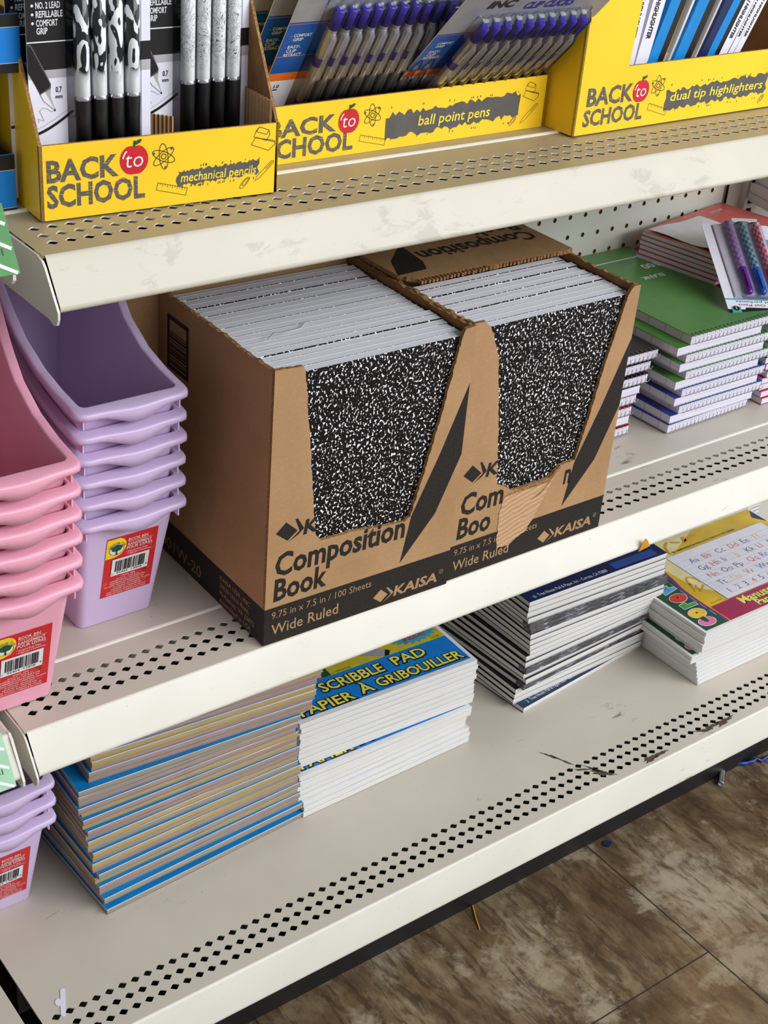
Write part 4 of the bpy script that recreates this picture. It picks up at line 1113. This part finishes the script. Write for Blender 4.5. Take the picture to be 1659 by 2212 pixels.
# tray of ball point pens
tp, F = tray('yellow cardboard tray of ball point pen packs in the middle', (.0060, .0522, ZT), math.radians(.3), .2940, .24, .0435, .14)
P = Print(F); X0 = .006
school_print(P, (.0140, .0205, .0120, .0620), (.0125, .0045, .0135, .0800), (.0875, .0265), .0098, (.1100, .0285), .0088, ((.0985, .0095), (.1235, .0035), .0048),
             (.1235, .2635, .0075, .0320), 'ball point pens', (.1560, .0155, .0078, .0750), (.2665, .0280, .0120), ((.2665, .0055), (.2845, .0205)), (.2580, .0085, .0048))
P.build('front_print', tp)
# tray of highlighters
th, F = tray('yellow cardboard tray of highlighters with a tall left post, at the right', (.3030, .0205, ZT), math.radians(.4), .36, .24, .0535, .16,
             front_poly=[(0, 0), (.36, 0), (.36, .0535), (.0560, .0535), (.0640, .16), (0, .16)], side_slope=[(0, 0), (.24, 0), (.24, .16), (0, .16)])
P = Print(F)
school_print(P, (.0115, .0240, .0140, .0550), (.0100, .0070, .0130, .0715), (.0755, .0310), .0098, (.0965, .0335), .0090, ((.0870, .0140), (.1110, .0065), .0055),
             (.1085, .2440, .0100, .0325), 'dual tip highlighters', (.1140, .0185, .0075, .1240), None, None, (.2400, .0085, .0050))
P.build('front_print', th)

# ------------------------------------------------------------------ mechanical pencil packs
def m_tribal(name, thin):
    t = NT(name)
    co = t.coord(scale=(1.0, 1.0, .34) if not thin else (1, 1, .8)); oi = t.node('ShaderNodeObjectInfo'); va = t.node('ShaderNodeVectorMath', operation='ADD'); vm = t.node('ShaderNodeVectorMath', operation='SCALE'); vm.inputs[0].default_value = (.31, .17, .23); t.link(oi.outputs['Random'], vm.inputs['Scale']); t.link(co, va.inputs[0]); t.link(vm.outputs[0], va.inputs[1]); co = va.outputs[0]; f = t.noise(co, 105 if not thin else 120, 1.0, .4, 2.4)
    if thin:
        c = t.ramp(f, [(.40, (238, 240, 238)), (.42, (40, 40, 42)), (.44, (238, 240, 238)), (.49, (238, 240, 238)), (.51, (40, 40, 42)), (.53, (238, 240, 238)), (.57, (238, 240, 238)), (.59, (40, 40, 42)), (.61, (238, 240, 238))])
    else: c = t.ramp(f, [(.478, (246, 248, 246)), (.486, (22, 22, 24))])
    sx = t.node('ShaderNodeSeparateXYZ'); t.link(t.coord(), sx.inputs[0])
    nz = t.noise(t.coord(), 60, 1); ma = t.node('ShaderNodeMath', operation='MULTIPLY_ADD'); t.link(nz, ma.inputs[0]); ma.inputs[1].default_value = .05; t.link(sx.outputs[2], ma.inputs[2])
    fade = t.ramp(ma.outputs[0], [(.112 if not thin else .108, (0, 0, 0, 1)), (.116 if not thin else .112, (1, 1, 1, 1))])
    t.col(t.mix(fade, (246, 248, 246), c)); return t.set(.3, .5)
def pencil_pack(label, thin):
    t = thing('pencil_pack', label, 'pencil pack', group=None)
    w, h = .0860, .192
    c = MB(); c.box(0, w, 0, .0007, 0, h, M_lwhite); c.build('backing_card', t)
    P = Print(Fr((0, 0, 0), (1, 0, 0), (0, 0, 1)), .00008)
    P.rect(0, .0885, .074, h, M_bprint, 1); P.rect(.074, .0900, w, .1020, M_bprint, 1)
    P.rect(0, .0832, w, .0885, M_lgrey, 1); P.rect(.074, .0845, w, .0900, M_lgrey, 2)
    P.rect(0, .1056, .0330, .1064, M_white, 3)
    for i, (tx, z) in enumerate((('NO. 2 LEAD', .1262), ('REFILLABLE', .1209), ('COMFORT', .1156), ('GRIP', .1108))):
        P.text(tx, .0068, z, .0038, M_white, 3, w=(.0165, .0180, .0145, .0075)[i], bold=.02)
        if i < 3: P.ell(.0045, z + .0019, .0009, .0009, M_white, 3, 12)
    P.poly([(0, .1058), (.0030, .1042), (.0115, .0875), (.0152, .0795), (.0149, .0768), (.0076, .0732), (0, .0888)], M_grey, 4)
    P.poly([(0, .1048), (.0026, .1032), (.0110, .0865), (.0146, .0795), (.0140, .0778), (.0076, .0740), (0, .0878)], M_bprint, 5)
    P.poly([(.0076, .0732), (.0149, .0768), (.0145, .0725), (.0174, .0634), (.0168, .0630), (.0098, .0690)], M_lgrey, 5); P.poly([(.0078, .0735), (.0108, .0750), (.0169, .0633), (.0098, .0692)], M_white, 6)
    P.ell(.0172, .0629, .0005, .0008, M_bprint, 7, 8)
    P.text('0.7', .0204, .0741, .0034, M_bprint, 3, w=.0042, bold=.02, align='C'); P.text('mm', .0204, .0702, .0024, M_bprint, 3, w=.0048, bold=.02, align='C')
    P.line([(.0171, .0628), (.0150, .0620), (.0118, .0642), (.0088, .0650), (.0068, .0630), (.0085, .0592), (.0095, .0566), (.0080, .0570), (.0055, .0583), (.0061, .0556)], .0004, M_lgrey, 3)
    arc = [(.0 + .030 * k / 12, .0475 + .0140 * (k / 12) ** 1.5) for k in range(13)]; P.line(arc, .0018, M_bprint, 3); P.line([(a - .001, b + .0030) for a, b in arc], .0004, M_lgrey, 3)
    P.ring(.006, .040, .003, .004, .0004, M_lgrey, 3, 0, 16, PI, 2 * PI)
    P.build('card_print', t)
    body = m_tribal('white_barrel_' + ('flower_lines' if thin else 'flame_pattern'), thin)
    for k in range(4):
        x = .0340 + .0118 * k; y = -.0064
        p = MB(); p.tube([(0, 0, .0712), (0, 0, .0718), (0, 0, .170), (0, 0, .172)], [.0046, .0050, .0050, .003], body, 16); o = p.build('pencil', t); o.location = (x, y, 0)
        o.data.transform(Matrix.Translation((k * .037, 0, 0))) if False else None
        g = MB(); z0 = .0245
        ring = [(z0 - .010, .0018), (z0, .0042)] + ([(z0 + .004, .0052), (z0 + .005, .0048), (z0 + .006, .0052), (z0 + .007, .0048), (z0 + .008, .0052), (z0 + .009, .0048), (z0 + .010, .0052), (z0 + .011, .0048), (z0 + .012, .0052)]) + [(.054, .0050), (.0665, .0053), (.0700, .0053)]
        g.tube([(0, 0, a) for a, b in ring], [b for a, b in ring], M_grip, 16); g.build('grip', o)
        g = MB(); g.tube([(0, 0, .0698), (0, 0, .0706), (0, 0, .0720)], [.0054, .0054, .0050], M_wire, 16); g.build('ring_band', o)
    b = MB(); prof = [(.026, .0)]
    for k in range(4):
        x = .0340 + .0118 * k
        for q in range(9): a = PI - PI * q / 8; prof.append((x + .0061 * math.cos(a), -.0064 - .0061 * math.sin(a)))
    prof.append((.0795, 0))
    b.grid([[(x, min(y, -.0003) if i in (1, 2) else -.0003, z) for x, y in prof] for i, z in enumerate((.006, .009, .172, .175))], M_clear, True); b.build('blister', t)
    return t
def at_tray(t, x, y, z): return t.matrix_basis @ Vector((x, y, z))
pk = pencil_pack('flame patterned mechanical pencil pack at the left front of its tray', False)
pk.location = (-.1765, .0300, .4045); pk.rotation_euler = (0, 0, math.radians(-1))
dup(pk, 'pencil pack seen only as a dark strip behind the flame patterned pack', (-.1835 + .0035, .0520, .4045))
pk2 = pencil_pack('floral line patterned mechanical pencil pack at the right of its tray', True)
pk2.location = (-.0905, .0450, .4015 + .0022); pk2.rotation_euler = (0, 0, math.radians(-1))
for o in COL.objects:
    if o.name.startswith('pencil_pack'): o['group'] = 'mechanical pencil packs'

# ------------------------------------------------------------------ ball point pen packs
def pen_pack(label):
    t = thing('pen_pack', label, 'pen pack', group='ball point pen packs')
    x0, w, h = -.034, .160, .185
    c = MB(); c.box(x0, x0 + w, .0005, .0012, 0, h, M_white); c.build('backing_card', t)
    P = Print(Fr((x0, .0005, 0), (1, 0, 0), (0, 0, 1)), .00008)
    P.rect(0, .0, w, .0625, M_white, 1); P.rect(0, .0625, w, .0700, M_orange, 2); P.rect(0, .0700, w, .1180, M_pblue, 1); P.rect(0, .1180, w, h, M_silver, 1)
    P.rect(0, .1160, w, .1165, M_orange, 2); P.rect(0, .0860, w, .0864, M_orange, 2)
    for i, (tx, x) in enumerate((('COMFORT', .008), ('GRIP', .0085), ('EASY-', .0065), ('CLIP', .0065), ('RETRACT', .0055))):
        P.text(tx, x, .1045 - i * .0038 - (.003 if i > 1 else 0), .0027, M_white, 3, w=.0022 * len(tx), bold=.02)
        if i in (0, 2): P.text('+', x - .0028, .1045 - i * .0038 - (.003 if i > 1 else 0), .0020, M_orange, 3)
    P.text('1.0', .0085, .0555, .0030, M_navy, 3, bold=.03); P.rect(.007, .0530, .0125, .0542, M_navy, 3)
    P.text('INC', .028, .1475, .0080, M_bprint, 3, w=.026, bold=.05, shear=.2); P.text('CLIP CLICKS', .066, .1435, .0075, M_capblue, 3, w=.052, bold=.05, shear=.2); P.rect(.084, .1525, .110, .1535, M_white, 3); P.ell(.098, .1545, .012, .0016, M_capblue, 4, 20, .08)
    P.text('MEDIUM', .130, .1640, .0042, M_orange, 3, w=.024, bold=.05); P.text('BLUE', .132, .1580, .0042, M_orange, 3, w=.018, bold=.05)
    P.build('card_print', t)
    for k in range(10):
        x = .0115 * k; y = -.0056
        p = MB(); p.tube([(0, 0, .018), (0, 0, .030), (0, 0, .117)], [.0036, .0042, .0042], M_clearpen, 12); o = p.build('pen', t); o.location = (x, y, 0)
        g = MB(); g.tube([(0, 0, .006), (0, 0, .110)], .0016, M_refill, 8); g.build('refill', o)
        g = MB(); g.tube([(0, 0, .003), (0, 0, .012), (0, 0, .030), (0, 0, .046)], [.0010, .0030, .0044, .0044], M_capblue, 12); g.build('grip', o)
        g = MB(); g.tube([(0, 0, .116), (0, 0, .1165), (0, 0, .1325), (0, 0, .1335)], [.0030, .0042, .0042, .0030], M_capblue, 12); g.build('button_cap', o)
        g = MB(); prof = [(-.0030, .1140), (-.0062, .110), (-.0066, .096), (-.0058, .080), (-.0068, .074), (-.0052, .0715)]
        g.grid([[(-.0026, a, z) for a, z in prof], [(-.0012, a - .0012, z) for a, z in prof], [(.0012, a - .0012, z) for a, z in prof], [(.0026, a, z) for a, z in prof], [(0, a + .0016, z) for a, z in prof]], M_clearpen, True, False); g.build('clip', o)
        g = MB(); g.tube([(0, 0, .082), (0, 0, .0835), (0, 0, .0885), (0, 0, .090)], [.0043, .0047, .0047, .0043], M_capblue, 10); g.build('ring_band', o)
    b = MB(); prof = [(-.0085, .0003)]
    for k in range(10):
        for q in range(7): a = PI - PI * q / 6; prof.append((.0115 * k + .0058 * math.cos(a), -.0062 - .0050 * math.sin(a)))
    prof.append((.1120, .0003))
    b.grid([[(x, y * s_ + .0003, z) for x, y in prof] for z, s_ in ((.0005, 0), (.003, 1), (.070, 1.12), (.075, 1.35), (.110, 1.35), (.116, 1.1), (.1345, 1.1), (.1385, .25), (.139, 0))], M_clear, True); b.build('blister', t)
    return t
LB = Matrix.Rotation(math.radians(30), 4, 'X')
p1 = pen_pack('front pen pack in the left half of the pen tray, ten blue capped pens')
p1.rotation_euler = (math.radians(30), 0, 0); p1.location = (.0620, .1000,   .4045)
dup(p1, 'second pen pack in the left half, mostly hidden behind the front one', (.0545, .1165, .4060))
dup(p1, 'third pen pack in the left half, dark blue edge showing', (.0455, .1330, .4060))
dup(p1, 'rearmost pen pack in the left half of the pen tray', (.0365, .1495, .4060))
p2 = dup(p1, 'pen pack tipping out over the tray front beside the tall yellow post', (.1815, .1030, .4080), (math.radians(43), 0, math.radians(.5)))
dup(p1, 'pen pack just behind the one tipping out over the tray front', (.1680, .1200, .4110), (math.radians(41), 0, math.radians(.5)))

# ------------------------------------------------------------------ highlighters packs, filed on edge and leaning right
def hi_pack(kind, label, x, lean, t_, zt_=.13):
    """x: left edge where it meets the top of the front panel"""
    o = thing('highlighter_pack', label, 'highlighter pack', group='dual tip highlighter packs')
    o.rotation_euler = (0, math.radians(lean), 0); o.location = (x - math.tan(math.radians(lean)) * .0500, .0400, ZT + .0030 + (.0005 if lean else 0))
    b = MB()
    if kind == 'white':
        b.box(0, t_, 0, .16, 0, zt_, M_lwhite); b.build('carton_body', o)
        P = Print(Fr((t_ * .42, 0, .012), (0, 0, 1), (-1, 0, 0)), .0001)
        P.fr = Fr((t_ * .28, 0, .113), (0, 0, -1), (1, 0, 0))
        P.text('jot', 0, 0, t_ * .26, M_bprint, 2, w=.0075, bold=.04); P.text('| HIGHLIGHTER', .0095, 0, t_ * .32, M_bprint, 2, w=.036, bold=.04)
        P.build('spine_print', o)
    elif kind == 'blue':
        b.box(0, t_ * .62, 0, .16, 0, zt_, M_cblue); b.build('carton_body', o)
        c = MB(); c.box(t_ * .62, t_, 0, .16, 0, zt_, M_bprint); c.build('dark_edge', o)
    elif kind == 'wedge':
        b.box(t_ * .8, t_, .003, .16, 0, zt_, M_lwhite); b.build('backing_card', o)
        c = MB(); c.tube([(t_ * .38, .008, .004), (t_ * .38, .008, .056), (t_ * .38, .008, .0565), (t_ * .38, .008, .118)], [t_ * .36, t_ * .40, t_ * .30, t_ * .2], plain('olive_highlighter', (150, 138, 84), .35), 12); c.build('highlighter', o)
    elif kind == 'navy':
        b.box(0, t_, 0, .16, 0, zt_, M_navy); b.build('carton_body', o)
    return o
hi_pack('white', 'white spined highlighter pack beside the tall yellow post', .3705, 7.0, .0150)
hi_pack('white', 'second white spined highlighter pack from the yellow post', .3875, 11.0, .0150)
hi_pack('blue', 'blue edged highlighter pack next to the white spines', .4030, 19.0, .0190)
hi_pack('wedge', 'clear highlighter pack between the two wide blue edges', .4220, 20.0, .0140)
hi_pack('blue', 'blue edged highlighter pack in the middle of the row', .4365, 22.0, .0210)
hi_pack('wedge', 'clear highlighter pack with olive barrel beside the navy edge', .4580, 23.0, .0120)
hi_pack('navy', 'navy edged highlighter pack in the right half of the row', .4705, 24.0, .0090)
hi_pack('blue', 'narrow blue edged highlighter pack before the last white spines', .4800, 26.0, .0150)
hi_pack('white', 'wide white spined highlighter pack, third from the right end', .4955, 27.0, .0120)
hi_pack('white', 'white spined highlighter pack, second from the right end', .5080, 27.5, .0080)
hi_pack('white', 'rightmost white spined highlighter pack leaning hardest', .5165, 28.0, .0080)

# ------------------------------------------------------------------ blue and black cartons at the left edge
def blue_carton(label, loc, h, bh):
    t = thing('display_carton', label, 'box', loc)
    w, d = .16, .22
    b = MB(); F = Fr((0, 0, 0), (1, 0, 0), (0, 0, 1)); b.box(0, w, 0, .002, 0, h, M_blue); b.box(w - .002, w, .002, d, 0, h, M_bprint); b.box(0, .002, .002, d, 0, h, M_blue); b.box(.002, w - .002, d - .002, d, 0, h, M_blue); b.box(.002, w - .002, .002, d - .002, 0, .002, M_kraft_in)
    b.build('carton_body', t)
    P = Print(F); P.rect(0, 0, w, bh[0], M_bprint, 1); P.rect(0, h - bh[1], w, h, M_bprint, 1); P.rect(0, bh[0], w, bh[0] + .0005, M_lgrey, 2); P.rect(0, h - bh[1] - .0005, w, h - bh[1], M_lgrey, 2); P.build('front_print', t)
    i_ = MB(); i_.box(.002, w - .002, .002, d - .002, h - .012, h - .0115, M_kraft_in); i_.build('lid_inside', t)
    return t
blue_carton('lower blue and black carton at the left edge of the top shelf', (-.1840 - .16, .0400, ZT), .0370, (.0015, .0098))
blue_carton('upper blue and black carton at the left edge of the top shelf', (-.1765 - .16, .0395, ZT + .0890), .0360, (.0060, .0075))
mb_ = thing('display_carton', 'dark carton between the lower and upper blue cartons', 'box', (-.1900 - .15, .075, ZT + .0372)); b = MB(); b.box(0, .15, 0, .18, 0, .0515, M_bprint); b.build('carton_body', mb_)

# ------------------------------------------------------------------ litter
h_ = MB(); F = Fr((-.2085, -.0235, -.2998), (.42, .90, 0), (-.9, .42, 0))
def ar_(cx, cy, r, a0, a1, n=7): return [(cx + r * math.cos(a0 + (a1 - a0) * i / n), cy + r * math.sin(a0 + (a1 - a0) * i / n)) for i in range(n + 1)]
h_.prism(ar_(.026, 0, .0022, -PI / 2, PI / 2) + [(.016, .0022)] + ar_(.0135, .0022, .0048, .3, PI - .3) + [(.010, .0022)] + ar_(0, 0, .0022, PI / 2, 3 * PI / 2), F, 0, .0005, M_lwhite)
tag(h_.build('hang_tab'), 'small white plastic hang tab lying at the lower left of the lowest shelf', 'hang tab')
t_ = MB(); a, b = Vector((.669, -.0369, ZF + .0042)), Vector((.688, -.0225, ZF + .0042)); t_.tube([a, a + (b - a) * .5, b], .0040, M_clear, 14, caps=False); t_.tube([a, b], .0032, M_lwhite, 14, caps=False)
tag(t_.build('plastic_tube'), 'short clear plastic tube on the floor by the kickplate', 'litter')
t_ = MB(); q = random.Random(2); pts = [(.715 + .006 * i + q.uniform(-.003, .003), -.022 - .0016 * i + q.uniform(-.003, .003), ZF + .002 + q.uniform(0, .002)) for i in range(12)]; t_.tube(pts, [.0016 if i % 2 else .0028 for i in range(12)], M_bluecover, 6)
tag(t_.build('tinsel_strand'), 'blue tinsel strand on the floor at the right edge', 'litter')
t_ = MB(); t_.tube([(.2767, -.0235, ZF + .001), (.268, -.039, ZF + .0014), (.261, -.0541, ZF + .001)], .0009, M_goldline, 6)
tag(t_.build('wood_splinter'), 'thin tan splinter on the floor under the lowest shelf', 'litter')
t_ = MB(); q = random.Random(6); t_.v = []; F = Fr((.4743, -.0343, ZF + .0004), (1, 0, 0), (0, 1, 0)); t_.prism([((.0055 + q.uniform(-.002, .002)) * math.cos(2 * PI * i / 14), (.0040 + q.uniform(-.0015, .0015)) * math.sin(2 * PI * i / 14)) for i in range(14)], F, 0, .0016, M_navy)
tag(t_.build('lint_clump'), 'small dark lint clump on the floor near the kickplate', 'litter')
